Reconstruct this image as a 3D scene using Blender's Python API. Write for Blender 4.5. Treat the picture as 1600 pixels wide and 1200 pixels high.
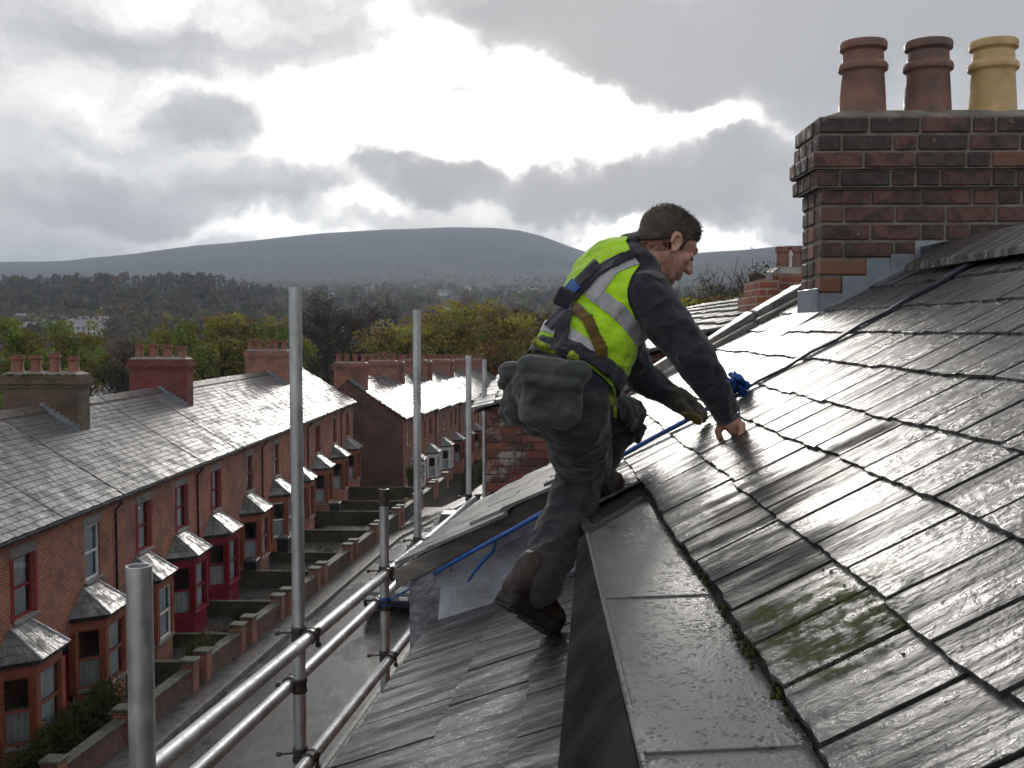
import bpy, bmesh, math, random
import numpy as np
from mathutils import Vector, Matrix, noise as mnoise
random.seed(7); rng = np.random.default_rng(7)
for o in list(bpy.data.objects): bpy.data.objects.remove(o)
SC = bpy.context.scene; COL = SC.collection
R = math.radians
# ------------------------------------------------------------------ camera
EYE = 10.4                                  # metres above the street
F_PX = 1600.0
TP = (600-515)/F_PX; PITCH = math.atan(TP); YAW = math.atan(0.025*math.cos(PITCH))
cam = bpy.data.cameras.new('camera'); camo = bpy.data.objects.new('camera', cam); COL.objects.link(camo)
cam.sensor_width = 36; cam.lens = 36; cam.clip_start = 0.05; cam.clip_end = 30000
camo.location = (0, 0, EYE); camo.rotation_euler = (math.pi/2-PITCH, 0, YAW)
cam.dof.use_dof = True; cam.dof.focus_distance = 3.1; cam.dof.aperture_fstop = 18
SC.camera = camo
CR = camo.rotation_euler.to_matrix()
def ray(px, py):
    return CR @ Vector(((px-800)/F_PX, (600-py)/F_PX, -1.0))
def P(px, py, d):
    """point seen at photo pixel (px,py) that stands d metres down the street"""
    r = ray(px, py); return Vector((0, 0, EYE)) + r*(d/r.y)
def D(px, py): return ray(px, py).normalized()
# ------------------------------------------------------------------ world: overcast sky with a bright break
SUN_EL, SUN_AZ = 15.0, 1.0                  # azimuth measured from +Y towards +X
W = bpy.data.worlds.new('World'); SC.world = W; W.use_nodes = True
nt = W.node_tree; N = nt.nodes; L = nt.links; N.clear()
def nd(t, **k):
    n = N.new(t)
    for a, b in k.items(): setattr(n, a, b)
    return n
def vm(op, a, b=None):
    n = nd('ShaderNodeVectorMath', operation=op)
    for i, v in enumerate((a, b)):
        if v is None: continue
        if isinstance(v, (tuple, list, Vector)): n.inputs[i].default_value = tuple(v)
        else: L.new(v, n.inputs[i])
    return n.outputs['Value' if op in ('LENGTH', 'DOT_PRODUCT') else 'Vector']
def ma(op, a, b=None, c=None):
    n = nd('ShaderNodeMath', operation=op)
    for i, v in enumerate((a, b, c)):
        if v is None: continue
        if isinstance(v, (int, float)): n.inputs[i].default_value = v
        else: L.new(v, n.inputs[i])
    return n.outputs[0]
tc = nd('ShaderNodeTexCoord').outputs['Generated']
def nz(vec, scale, detail=6, rough=.55):
    n = nd('ShaderNodeTexNoise'); n.inputs['Scale'].default_value = scale
    n.inputs['Detail'].default_value = detail; n.inputs['Roughness'].default_value = rough
    L.new(vec, n.inputs['Vector']); return n
n1 = nz(tc, 8, 6); n2 = nz(tc, 26, 6, .62)
off = vm('ADD', vm('MULTIPLY', vm('SUBTRACT', n1.outputs['Color'], (.5, .5, .5)), (.16, .16, .11)),
         vm('MULTIPLY', vm('SUBTRACT', n2.outputs['Color'], (.5, .5, .5)), (.038, .038, .034)))
dv = vm('ADD', tc, off)
def blob(px, py, wx, wy, amp):
    d = D(px, py)
    v = vm('MULTIPLY', vm('SUBTRACT', dv, d), (1600/wx, 1/.45, 1600/wy))
    l = vm('LENGTH', v)
    m = nd('ShaderNodeMapRange', interpolation_type='SMOOTHERSTEP'); L.new(l, m.inputs['Value'])
    m.inputs['From Min'].default_value = .0 if amp < 0 else .18; m.inputs['From Max'].default_value = 1.15 if amp < 0 else 1.12
    m.inputs['To Min'].default_value = amp; m.inputs['To Max'].default_value = 0
    return m.outputs[0]
BL = [  # cloud banks (+) and gaps (-): photo direction, half sizes, strength
    (850, 168, 320, 100, -.88), (560, 212, 300, 66, -.48), (1120, 196, 160, 42, -.5), (700, 55, 150, 55, -.34), (640, 140, 200, 60, -.25),
    (1060, 378, 560, 24, -.75), (420, 372, 420, 22, -.30), (110, 120, 300, 90, -.18), (560, 320, 110, 26, -.3),
    (1190, 40, 560, 125, .62), (1020, 105, 170, 70, .62), (1450, 150, 330, 200, .34), (330, 185, 115, 64, .42), (690, 268, 112, 62, .85),
    (960, 300, 230, 56, .75), (1165, 262, 120, 70, .68), (1060, 322, 260, 36, .35), (722, 145, 85, 36, .85), (150, 325, 330, 56, .22),
    (420, 300, 180, 45, .22), (300, 60, 330, 55, .20), (60, 215, 120, 55, .16), (840, 15, 220, 36, .35)]
dens = None
for b in BL:
    o = blob(*b); dens = o if dens is None else ma('ADD', dens, o)
fb = nz(vm('MULTIPLY', dv, (1, 1, 2.2)), 4.5, 8, .6)
dens = ma('ADD', dens, ma('MULTIPLY_ADD', fb.outputs['Fac'], 1.25, .67-.625))
sd = Vector((math.sin(R(SUN_AZ))*math.cos(R(SUN_EL)), math.cos(R(SUN_AZ))*math.cos(R(SUN_EL)), math.sin(R(SUN_EL))))
cosang = vm('DOT_PRODUCT', tc, sd)
def mr(v, a_, b_, c_, d_, it='SMOOTHSTEP'):
    n = nd('ShaderNodeMapRange', interpolation_type=it); L.new(v, n.inputs['Value'])
    for k_, q_ in zip(('From Min', 'From Max', 'To Min', 'To Max'), (a_, b_, c_, d_)): n.inputs[k_].default_value = q_
    return n.outputs[0]
back = mr(cosang, .80, 1.0, .66, 2.3)                 # thin bright layer, brightest round the hidden sun
thick = ma('ADD', mr(dens, .50, 1.35, .56, .29), mr(cosang, .7, 1.0, 0, .12))
cov = mr(dens, .08, .95, 0, 1)
tone = ma('ADD', ma('MULTIPLY', back, ma('SUBTRACT', 1.0, cov)), ma('MULTIPLY', thick, cov))
ramp = nd('ShaderNodeMapRange'); L.new(tone, ramp.inputs['Value'])
ramp.inputs['From Min'].default_value = .25; ramp.inputs['From Max'].default_value = 1.0
tint = nd('ShaderNodeMix', data_type='RGBA'); L.new(ramp.outputs[0], tint.inputs['Factor'])
tint.inputs['A'].default_value = (.985, .985, 1.01, 1); tint.inputs['B'].default_value = (1.0, .98, .94, 1)
cl = vm('SCALE', tint.outputs['Result']); L.new(tone, cl.node.inputs['Scale'])
sky = nd('ShaderNodeTexSky', sky_type='NISHITA'); sky.sun_disc = False
sky.sun_elevation = R(SUN_EL); sky.sun_rotation = R(SUN_AZ); sky.altitude = 100; sky.dust_density = 2
SKY_STR = .1
mixs = vm('ADD', vm('MULTIPLY', cl, (.97/SKY_STR,)*3), vm('MULTIPLY', sky.outputs[0], (.02, .022, .026)))
bg = nd('ShaderNodeBackground'); L.new(mixs, bg.inputs['Color']); bg.inputs['Strength'].default_value = SKY_STR
wo = nd('ShaderNodeOutputWorld'); L.new(bg.outputs[0], wo.inputs['Surface'])
W.cycles.sampling_method = 'MANUAL'; W.cycles.sample_map_resolution = 512
# ------------------------------------------------------------------ sun behind thin cloud
sl = bpy.data.lights.new('sun', 'SUN'); sl.energy = 1.2; sl.angle = R(11); sl.color = (1, .95, .87)
so = bpy.data.objects.new('sun', sl); COL.objects.link(so); so.location = (0, 60, 60)
so.rotation_euler = (-sd).to_track_quat('-Z', 'Y').to_euler()
# ------------------------------------------------------------------ colour management
SC.view_settings.view_transform = 'Standard'; SC.view_settings.look = 'None'
SC.view_settings.exposure = 0.28; SC.view_settings.gamma = 1.0
SC.cycles.max_bounces = 6; SC.cycles.diffuse_bounces = 3; SC.cycles.glossy_bounces = 3; SC.cycles.transparent_max_bounces = 6; SC.cycles.volume_bounces = 0; SC.cycles.adaptive_threshold = .03
SC.render.resolution_x = 1024; SC.render.resolution_y = 768
# ------------------------------------------------------------------ helpers
OFF = {}
def tag(o, label=None, cat=None, group=None, kind=None):
    if label: o['label'] = label
    if cat: o['category'] = cat
    if group: o['group'] = group
    if kind: o['kind'] = kind
    return o
def thing(name, label, cat, loc=(0, 0, 0), group=None):
    o = bpy.data.objects.new(name, None); COL.objects.link(o); o.location = loc; o.empty_display_size = .1
    OFF[o] = Vector(loc); return tag(o, label, cat, group)
def link(name, me, parent=None, mw=None):
    """link mesh data as an object; mw = matrix in world space"""
    o = bpy.data.objects.new(name, me); COL.objects.link(o)
    pm = OFF.get(parent, Vector()) if parent else Vector()
    if parent: o.parent = parent
    if mw is None: o.location = -pm; OFF[o] = Vector()
    else: o.matrix_basis = Matrix.Translation(-pm) @ mw; OFF[o] = mw.translation.copy()
    return o
class MB:
    def __init__(s): s.v = []; s.f = []
    def add(s, vs, fs):
        b = len(s.v); s.v += [tuple(v) for v in vs]; s.f += [tuple(b+i for i in f) for f in fs]; return s
    def quad(s, a, b, c, d): return s.add([a, b, c, d], [(0, 1, 2, 3)])
    def poly(s, pts): return s.add(pts, [tuple(range(len(pts)))])
    def hexa(s, b, t):
        """closed solid between two rings of equal length"""
        n = len(b)
        return s.add(list(b)+list(t), [tuple(reversed(range(n))), tuple(range(n, 2*n))] +
                     [(i, (i+1) % n, n+(i+1) % n, n+i) for i in range(n)])
    def box(s, x0, x1, y0, y1, z0, z1):
        return s.hexa([(x0, y0, z0), (x1, y0, z0), (x1, y1, z0), (x0, y1, z0)],
                      [(x0, y0, z1), (x1, y0, z1), (x1, y1, z1), (x0, y1, z1)])
    def obox(s, m, sx, sy, sz):
        vs = [m @ Vector((x, y, z)) for z in (-sz/2, sz/2) for x, y in ((-sx/2, -sy/2), (sx/2, -sy/2), (sx/2, sy/2), (-sx/2, sy/2))]
        return s.hexa(vs[:4], vs[4:])
    def tube(s, pts, r, n=10, caps=True, flat=1.0):
        pts = [Vector(p) for p in pts]; k = len(pts)
        rr = r if isinstance(r, (list, tuple)) else [r]*k
        b = len(s.v); up = None
        for i, p in enumerate(pts):
            t = (pts[min(i+1, k-1)]-pts[max(i-1, 0)]).normalized()
            if up is None:
                up = Vector((0, 0, 1)) if abs(t.z) < .9 else Vector((1, 0, 0))
            a = t.cross(up).normalized(); up = a.cross(t).normalized()
            for j in range(n):
                th = 2*math.pi*j/n
                s.v.append(tuple(p+a*(math.cos(th)*rr[i])+up*(math.sin(th)*rr[i]*flat)))
        for i in range(k-1):
            for j in range(n):
                s.f.append((b+i*n+j, b+i*n+(j+1) % n, b+(i+1)*n+(j+1) % n, b+(i+1)*n+j))
        if caps:
            s.f.append(tuple(b+j for j in reversed(range(n)))); s.f.append(tuple(b+(k-1)*n+j for j in range(n)))
        return s
    def lathe(s, c, prof, n=20, caps=True):
        b = len(s.v); k = len(prof)
        for r, z in prof:
            for j in range(n):
                th = 2*math.pi*j/n; s.v.append((c[0]+r*math.cos(th), c[1]+r*math.sin(th), c[2]+z))
        for i in range(k-1):
            for j in range(n):
                s.f.append((b+i*n+j, b+i*n+(j+1) % n, b+(i+1)*n+(j+1) % n, b+(i+1)*n+j))
        if caps: s.f.append(tuple(b+j for j in reversed(range(n)))); s.f.append(tuple(b+(k-1)*n+j for j in range(n)))
        return s
    def mesh(s, name, mat=None, smooth=False, bevel=0):
        me = bpy.data.meshes.new(name); me.from_pydata(s.v, [], s.f)
        if mat: me.materials.append(mat)
        if bevel:
            bm = bmesh.new(); bm.from_mesh(me)
            bmesh.ops.bevel(bm, geom=list(bm.edges), offset=bevel, segments=1, affect='EDGES', clamp_overlap=True)
            bm.to_mesh(me); bm.free()
        if smooth: me.polygons.foreach_set('use_smooth', [True]*len(me.polygons))
        me.update(); return me
    def build(s, name, mat, parent=None, smooth=False, bevel=0):
        return link(name, s.mesh(name, mat, smooth, bevel), parent)
def auto_smooth(o, ang=35):
    me = o.data; me.polygons.foreach_set('use_smooth', [True]*len(me.polygons))
    try: me.set_sharp_from_angle(angle=R(ang))
    except Exception: pass
    return o
def np_mesh(name, V, Fq, mat=None, cols=None, smooth=False):
    """fast mesh from numpy quads/tris; cols = one colour per face"""
    V = np.asarray(V, dtype=np.float32); Fq = np.asarray(Fq, dtype=np.int32); k = Fq.shape[1]
    me = bpy.data.meshes.new(name); me.vertices.add(len(V)); me.vertices.foreach_set('co', V.ravel())
    me.loops.add(Fq.size); me.loops.foreach_set('vertex_index', Fq.ravel())
    me.polygons.add(len(Fq)); me.polygons.foreach_set('loop_start', np.arange(0, Fq.size, k, dtype=np.int32))
    try: me.polygons.foreach_set('loop_total', np.full(len(Fq), k, dtype=np.int32))
    except Exception: pass
    if cols is not None:
        a = me.attributes.new('tint', 'FLOAT_COLOR', 'FACE')
        c = np.ones((len(Fq), 4), dtype=np.float32); c[:, :3] = cols; a.data.foreach_set('color', c.ravel())
    if smooth: me.polygons.foreach_set('use_smooth', np.ones(len(Fq), dtype=bool))
    if mat: me.materials.append(mat)
    me.update(calc_edges=True); return me
# ------------------------------------------------------------------ materials
class NT:
    def __init__(s, name):
        s.m = bpy.data.materials.new(name); s.m.use_nodes = True; s.t = s.m.node_tree; s.t.nodes.clear()
        s.out = s.n('ShaderNodeOutputMaterial'); s.b = s.n('ShaderNodeBsdfPrincipled'); s.l(s.b.outputs[0], s.out.inputs['Surface'])
        s.pos = s.n('ShaderNodeNewGeometry').outputs['Position']
    def n(s, t, **k):
        x = s.t.nodes.new(t)
        for a, b in k.items(): setattr(x, a, b)
        return x
    def l(s, a, b): s.t.links.new(a, b)
    def put(s, sock, v):
        if hasattr(v, 'is_output'): s.l(v, sock)
        else: sock.default_value = v
    def set(s, name, v): s.put(s.b.inputs[name], v)
    def math(s, op, *a):
        x = s.n('ShaderNodeMath', operation=op)
        for i, v in enumerate(a): s.put(x.inputs[i], v)
        return x.outputs[0]
    def vmath(s, op, *a):
        x = s.n('ShaderNodeVectorMath', operation=op)
        for i, v in enumerate(a): s.put(x.inputs[i], v)
        return x.outputs['Value' if op in ('LENGTH', 'DOT_PRODUCT', 'DISTANCE') else 'Vector']
    def noise(s, scale, detail=4, rough=.55, vec=None, sc=None):
        v = s.pos if vec is None else vec
        if sc: v = s.vmath('MULTIPLY', v, sc)
        x = s.n('ShaderNodeTexNoise'); s.l(v, x.inputs['Vector'])
        x.inputs['Scale'].default_value = scale; x.inputs['Detail'].default_value = detail; x.inputs['Roughness'].default_value = rough
        return x.outputs['Fac']
    def map(s, v, a, b, c=0., d=1., smooth=True):
        x = s.n('ShaderNodeMapRange'); x.interpolation_type = 'SMOOTHSTEP' if smooth else 'LINEAR'
        s.put(x.inputs['Value'], v)
        for k, q in zip(('From Min', 'From Max', 'To Min', 'To Max'), (a, b, c, d)): x.inputs[k].default_value = q
        return x.outputs[0]
    def mix(s, f, a, b, mode='MIX'):
        x = s.n('ShaderNodeMix', data_type='RGBA', blend_type=mode); s.put(x.inputs['Factor'], f)
        for k, v in (('A', a), ('B', b)):
            if isinstance(v, (tuple, list)) and len(v) == 3: v = (*v, 1)
            s.put(x.inputs[k], v)
        return x.outputs['Result']
    def bump(s, h, strength, dist):
        x = s.n('ShaderNodeBump'); s.l(h, x.inputs['Height']); x.inputs['Strength'].default_value = strength
        x.inputs['Distance'].default_value = dist; s.l(x.outputs[0], s.b.inputs['Normal']); return x
    def rnd(s): return s.n('ShaderNodeObjectInfo').outputs['Random']
def pmat(name, c1, c2, scale=5, rough=(.4, .7), bump=0, bscale=40, bdist=.01, metal=0, spec=.5, coat=0, detail=5, stretch=None):
    t = NT(name); f = t.noise(scale, detail, sc=stretch); f2 = t.map(f, .35, .65)
    t.set('Base Color', t.mix(f2, c1, c2)); t.set('Roughness', t.map(t.noise(scale*2.3, 4), .35, .65, *rough))
    t.set('Metallic', metal); t.set('Specular IOR Level', spec)
    if coat: t.set('Coat Weight', coat); t.set('Coat Roughness', .12)
    if bump: t.bump(t.noise(bscale, 4, .6), bump, bdist)
    return t.m
def slate_mat(name, c1, c2, pitch_vec, wet=(.16, .5), stains=False, moss=False, film=(1.0, .12)):
    """wet natural slate: per-slate tone, riven relief, wet and dry patches"""
    t = NT(name); rn = t.rnd()
    grain = t.noise(9, 6, .65, sc=pitch_vec)
    col = t.mix(t.map(grain, .3, .7), c1, c2)
    col = t.mix(t.math('MULTIPLY', rn, .75), col, tuple(x*.40 for x in c1))
    lich = t.map(t.noise(16, 5, .7), .60, .72)
    col = t.mix(t.math('MULTIPLY', lich, .35), col, (.16, .155, .13))
    patch = t.noise(2.6, 5, .6, sc=pitch_vec)
    rough = t.math('ADD', t.map(patch, .40, .60, *wet), t.math('MULTIPLY', rn, .06))
    spec = t.map(patch, .36, .62, .90, .25)
    streak = t.map(t.noise(.8, 5, .7, sc=(.16, 1.0, .16)), .585, .66)
    if moss:
        mk = t.math('MULTIPLY', streak, t.map(t.noise(5, 5, .7), .38, .58)); col = t.mix(t.math('MULTIPLY', mk, .9), col, (.030, .025, .018)); rough = t.math('ADD', rough, t.math('MULTIPLY', mk, .5)); spec = t.math('MULTIPLY', spec, t.math('SUBTRACT', 1.0, t.math('MULTIPLY', mk, .85)))
    if stains:
        def near(p, s):
            v = t.vmath('MULTIPLY', t.vmath('SUBTRACT', t.pos, tuple(p)), s); return t.vmath('LENGTH', v)
        wob = t.math('MULTIPLY', t.math('SUBTRACT', t.noise(7, 6, .7), .5), 1.9)
        mossm = t.map(t.math('ADD', near(stains[0], (6.5, 3.6, 5.5)), wob), .45, .95, 1, 0)
        mossm = t.math('MULTIPLY', mossm, t.map(t.noise(30, 5, .7), .42, .56))
        dirt = t.math('MAXIMUM', t.map(t.math('ADD', near(stains[1], (3.2, 4.4, 3.2)), wob), .5, 1.05, 1, 0), t.map(t.math('ADD', near(stains[2], (5.5, 3.2, 5.5)), wob), .5, 1.05, .9, 0))
        col = t.mix(t.math('MULTIPLY', dirt, .8), col, (.022, .019, .018)); col = t.mix(t.math('MULTIPLY', mossm, .7), col, (.062, .080, .020))
        m2 = t.math('MAXIMUM', t.math('MULTIPLY', dirt, .72), mossm)
        rough = t.math('ADD', rough, t.math('MULTIPLY', m2, .5)); spec = t.math('MULTIPLY', spec, t.math('SUBTRACT', 1.0, t.math('MULTIPLY', m2, .8)))
    t.set('Base Color', col); t.set('Roughness', rough); t.set('Specular IOR Level', spec)
    cw = t.map(patch, .38, .58, *film)
    if stains: cw = t.math('MULTIPLY', cw, t.math('SUBTRACT', 1.0, t.math('MULTIPLY', m2, .85)))
    t.set('Coat Weight', cw); t.set('Coat IOR', 1.45); t.set('Coat Roughness', t.map(t.noise(6, 4), .35, .65, .10, .24))
    h = t.math('ADD', t.noise(9, 6, .55, sc=tuple(1+(x_-1)*.55 for x_ in pitch_vec)), t.math('MULTIPLY', t.noise(48, 5, .65), .42))
    bp = t.bump(h, .9, .012); t.l(bp.outputs[0], t.b.inputs['Coat Normal'])
    return t.m
def brick_mat(name, c1, c2, mortar, scale=1.0, wear=.5):
    """brickwork seen from afar: courses follow the wall whichever way it faces"""
    t = NT(name); g = t.n('ShaderNodeNewGeometry'); sp = t.n('ShaderNodeSeparateXYZ'); t.l(t.pos, sp.inputs[0])
    sn = t.n('ShaderNodeSeparateXYZ'); t.l(g.outputs['True Normal'], sn.inputs[0])
    k = t.math('GREATER_THAN', t.math('ABSOLUTE', sn.outputs[0]), .6)
    u = t.math('ADD', t.math('MULTIPLY', sp.outputs[1], k), t.math('MULTIPLY', sp.outputs[0], t.math('SUBTRACT', 1.0, k)))
    cx = t.n('ShaderNodeCombineXYZ'); t.l(u, cx.inputs[0]); t.l(sp.outputs[2], cx.inputs[1])
    b = t.n('ShaderNodeTexBrick'); t.l(cx.outputs[0], b.inputs['Vector']); b.inputs['Scale'].default_value = scale
    b.inputs['Brick Width'].default_value = .225; b.inputs['Row Height'].default_value = .075; b.inputs['Mortar Size'].default_value = .008
    b.inputs['Color1'].default_value = (*c1, 1); b.inputs['Color2'].default_value = (*c2, 1); b.inputs['Mortar'].default_value = (*mortar, 1)
    b.inputs['Bias'].default_value = -.1
    col = t.mix(t.map(t.noise(.9, 6, .65), .42, .7, 0, wear), b.outputs['Color'], (.035, .028, .025))
    col = t.mix(t.map(t.noise(2.7, 6, .7), .60, .72, 0, .5), col, (.27, .23, .2))
    t.set('Base Color', col); t.set('Roughness', t.map(t.noise(3, 4), .35, .65, .5, .85)); t.bump(b.outputs['Fac'], .5, -.006)
    return t.m
def glass_mat(name, tint=(.5, .55, .55)):
    t = NT(name); t.t.nodes.remove(t.b)
    tr = t.n('ShaderNodeBsdfTransparent'); tr.inputs[0].default_value = (*tint, 1)
    gl = t.n('ShaderNodeBsdfGlossy'); gl.inputs['Roughness'].default_value = .03; gl.inputs[0].default_value = (.9, .93, .95, 1)
    fr = t.n('ShaderNodeFresnel'); fr.inputs[0].default_value = 1.5
    mx = t.n('ShaderNodeMixShader'); t.l(fr.outputs[0], mx.inputs[0]); t.l(tr.outputs[0], mx.inputs[1]); t.l(gl.outputs[0], mx.inputs[2])
    t.l(mx.outputs[0], t.out.inputs['Surface']); return t.m
def tint_mat(name, rough=.8, translucent=.4, spec=.2):
    t = NT(name); a = t.n('ShaderNodeAttribute', attribute_name='tint'); t.set('Base Color', a.outputs['Color'])
    t.set('Roughness', rough); t.set('Specular IOR Level', spec)
    tr = t.n('ShaderNodeBsdfTranslucent'); t.l(a.outputs['Color'], tr.inputs[0]); mx = t.n('ShaderNodeMixShader'); mx.inputs[0].default_value = translucent
    t.l(t.b.outputs[0], mx.inputs[1]); t.l(tr.outputs[0], mx.inputs[2]); t.l(mx.outputs[0], t.out.inputs['Surface']); return t.m
# ================================================================== terrain, hills, road
DT = [-40, 50, 75, 110, 150, 300, 500, 700, 1000, 1500, 2200, 3300, 4300, 6000, 7000, 8500]
ZT = [-10.45, -10.45, -12.45, -14, -17, -18, -8, 2, 18, 48, 88, 160, 170, 0, 0, 0]
SKX = [-400, 0, 100, 200, 300, 400, 500, 600, 700, 770, 815, 850, 890, 940, 1010, 1090, 1200, 1260, 1700]
SKY_ = [424, 412, 410, 401, 388, 379, 370, 364, 361, 361, 366, 375, 389, 405, 415, 418, 420, 420, 420]
RGX = [-400, 900, 1000, 1080, 1130, 1255, 1700]
RGY = [470, 470, 420, 396, 391, 385, 380]
def ss(x, a, b):
    t = np.clip((x-a)/(b-a), 0, 1); return t*t*(3-2*t)
_ph = rng.uniform(0, 6.28, (12, 3))
def wav(X, Y, wl, k):
    s = 0
    for i in range(4):
        th = _ph[(k*4+i) % 12, 0]; s = s+np.sin((X*math.cos(th)+Y*math.sin(th))*6.283/(wl*(.6+.28*i))+_ph[(k*4+i) % 12, 1])
    return s/4
def hgt(X, Y):
    """height of the land (world z) at X, Y"""
    X = np.asarray(X, float); Y = np.asarray(Y, float)
    px = 840+1600*X/np.maximum(Y, 60)
    z = np.interp(Y, DT, ZT)
    base = np.interp(np.minimum(Y, 4300), DT, ZT)
    hill = (515-np.interp(px, SKX, SKY_))/1600*6000
    far = base+(hill-base)*ss(Y, 3300, 6000); far = np.where(Y > 6000, hill-(Y-6000)*.12, far)
    z = np.where(Y > 3300, far, base)
    z = z+24*ss(-px, -470, -300)*np.exp(-((Y-1100)/300)**2)                      # wooded ridge on the left
    rh = (515-np.interp(px, RGX, RGY))/1600*4200
    z = np.maximum(z, rh-np.abs(Y-4200)*.14-0*px) if True else z
    und = wav(X, Y, 420, 0)*np.clip((Y-130)/900, 0, 1)*7+wav(X, Y, 1100, 1)*np.clip((Y-700)/3000, 0, 1)*14
    und = und*(1-ss(Y, 5000, 5900)*.75)
    return EYE+z+und
rows = np.concatenate([np.arange(-40, 90, 5.), np.geomspace(90, 8500, 150)])
cols_ = np.linspace(-1.5, 1.5, 260)
XX = cols_[None, :]*(rows[:, None]+85); YY = np.repeat(rows[:, None], len(cols_), 1)
ZZ = hgt(XX, YY); V = np.stack([XX, YY, ZZ], -1).reshape(-1, 3); nc = len(cols_)
i, j = np.meshgrid(np.arange(len(rows)-1), np.arange(nc-1), indexing='ij'); a = (i*nc+j).ravel()
t = NT('land'); f = t.noise(.004, 8, .7); f2 = t.noise(.03, 6, .7)
c = t.mix(t.map(f, .42, .58), (.050, .042, .036), (.082, .078, .048)); c = t.mix(t.map(f2, .45, .62), c, (.030, .026, .024))
t.set('Base Color', c); t.set('Roughness', .95); t.set('Specular IOR Level', .1); t.bump(t.noise(.05, 8, .75), 1.0, 9.0)
ground = link('ground', np_mesh('ground', V, np.stack([a, a+1, a+nc+1, a+nc], 1), t.m, smooth=True)); tag(ground, kind='structure')
def gz(y): return float(np.interp(y, DT, ZT))+EYE
def wall_x(y): return -10.1+.1*(y-26.9)           # line of the far front-garden walls
def kerb_x(y): return wall_x(y)+.95
def strip(fx0, fx1, y0, y1, dz, n=60, thick=0):
    m = MB()
    ys = [y0+(y1-y0)*k/n for k in range(n+1)]
    for p, q in zip(ys[:-1], ys[1:]):
        b = [(fx0(p), p, gz(p)+dz-thick), (fx1(p), p, gz(p)+dz-thick), (fx1(q), q, gz(q)+dz-thick), (fx0(q), q, gz(q)+dz-thick)]
        tp = [(x, y, z+thick) for x, y, z in b]
        m.hexa(b, tp) if thick else m.quad(*b)
    return m
t = NT('wet_asphalt'); f = t.noise(.55, 6, .65, sc=(1, .35, 1)); g = t.noise(140, 3, .7)
t.set('Base Color', t.mix(t.map(t.noise(2, 6), .35, .65), (.026, .026, .028), (.048, .047, .047)))
t.set('Roughness', t.map(f, .42, .60, .14, .6)); t.set('Specular IOR Level', .35); t.bump(g, .25, .004)
M_asph = t.m
M_pave = pmat('wet_paving', (.045, .043, .041), (.085, .082, .078), 3, (.35, .7), .3, 60, .004)
M_kerb = pmat('kerb_stone', (.10, .097, .093), (.18, .175, .168), 4, (.3, .6), .3, 60, .004)
road = strip(kerb_x, lambda y: kerb_x(y)+4.4, -20, 180, .045).build('road', M_asph); tag(road, kind='structure')
pv = strip(lambda y: wall_x(y)-.05, lambda y: kerb_x(y)-.13, -20, 120, .16, 40, .15).build('pavement', M_pave); tag(pv, kind='structure')
pv2 = strip(lambda y: kerb_x(y)+4.53, lambda y: kerb_x(y)+7.6, -20, 60, .16, 40, .15).build('pavement', M_pave); tag(pv2, kind='structure')
for pvx, fx in ((pv, lambda y: kerb_x(y)-.13), (pv2, lambda y: kerb_x(y)+4.4)):
    km = MB(); km.hexa([(-.0, 0, 0), (.125, 0, 0), (.125, .9, 0), (0, .9, 0)], [(.0, 0, .172), (.115, 0, .172), (.115, .9, .172), (0, .9, .172)])
    kme = km.mesh('kerbstone', M_kerb)
    for k in range(16, 110):
        y = k*.915; ang = math.atan(.1)
        o = link('kerbstone', kme, pvx, Matrix.Translation((fx(y), y, gz(y)+.002)) @ Matrix.Rotation(-ang, 4, 'Z'))
# ================================================================== distant woodland (one mass) and single trees
def tri_cloud(cx, cy, cz, rx, rz, nleaf, size, col, jit=.35):
    """nleaf random leaf quads through a lumpy crown around each given point; arrays"""
    n = len(cx); tot = n*nleaf
    th = rng.uniform(0, 2*np.pi, tot); u = rng.uniform(-.75, 1, tot); r = rng.uniform(.35, 1, tot)**.5
    s = np.sqrt(1-np.clip(u, -1, 1)**2)
    lump = 1+.28*np.sin(3*th+np.repeat(rng.uniform(0, 6, n), nleaf))*np.cos(2.3*u)
    C = np.stack([np.repeat(cx, nleaf)+np.repeat(rx, nleaf)*r*s*np.cos(th)*lump, np.repeat(cy, nleaf)+np.repeat(rx, nleaf)*r*s*np.sin(th)*lump,
                  np.repeat(cz, nleaf)+np.repeat(rz, nleaf)*r*u*lump], 1)
    a = rng.normal(size=(tot, 3)); a /= np.linalg.norm(a, axis=1)[:, None]
    b = rng.normal(size=(tot, 3)); b -= (a*b).sum(1)[:, None]*a; b /= np.linalg.norm(b, axis=1)[:, None]
    sz = (np.repeat(size, nleaf)*rng.uniform(.5, 1.3, tot))[:, None]
    Vv = np.stack([C-a*sz, C+b*sz*.8, C+a*sz, C-b*sz*.8], 1).reshape(-1, 3)
    Ff = np.arange(tot*4).reshape(-1, 4)
    cc = np.repeat(col, nleaf, 0)*rng.uniform(1-jit, 1+jit, (tot, 1))*(1+.06*rng.normal(size=(tot, 3)))
    return Vv, Ff, np.clip(cc, .004, 1)
PAL = np.array([(.085, .070, .058), (.070, .062, .046), (.090, .088, .038), (.095, .115, .036), (.150, .118, .036), (.034, .042, .028), (.125, .108, .09)])
M_leaf = tint_mat('foliage')
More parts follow.
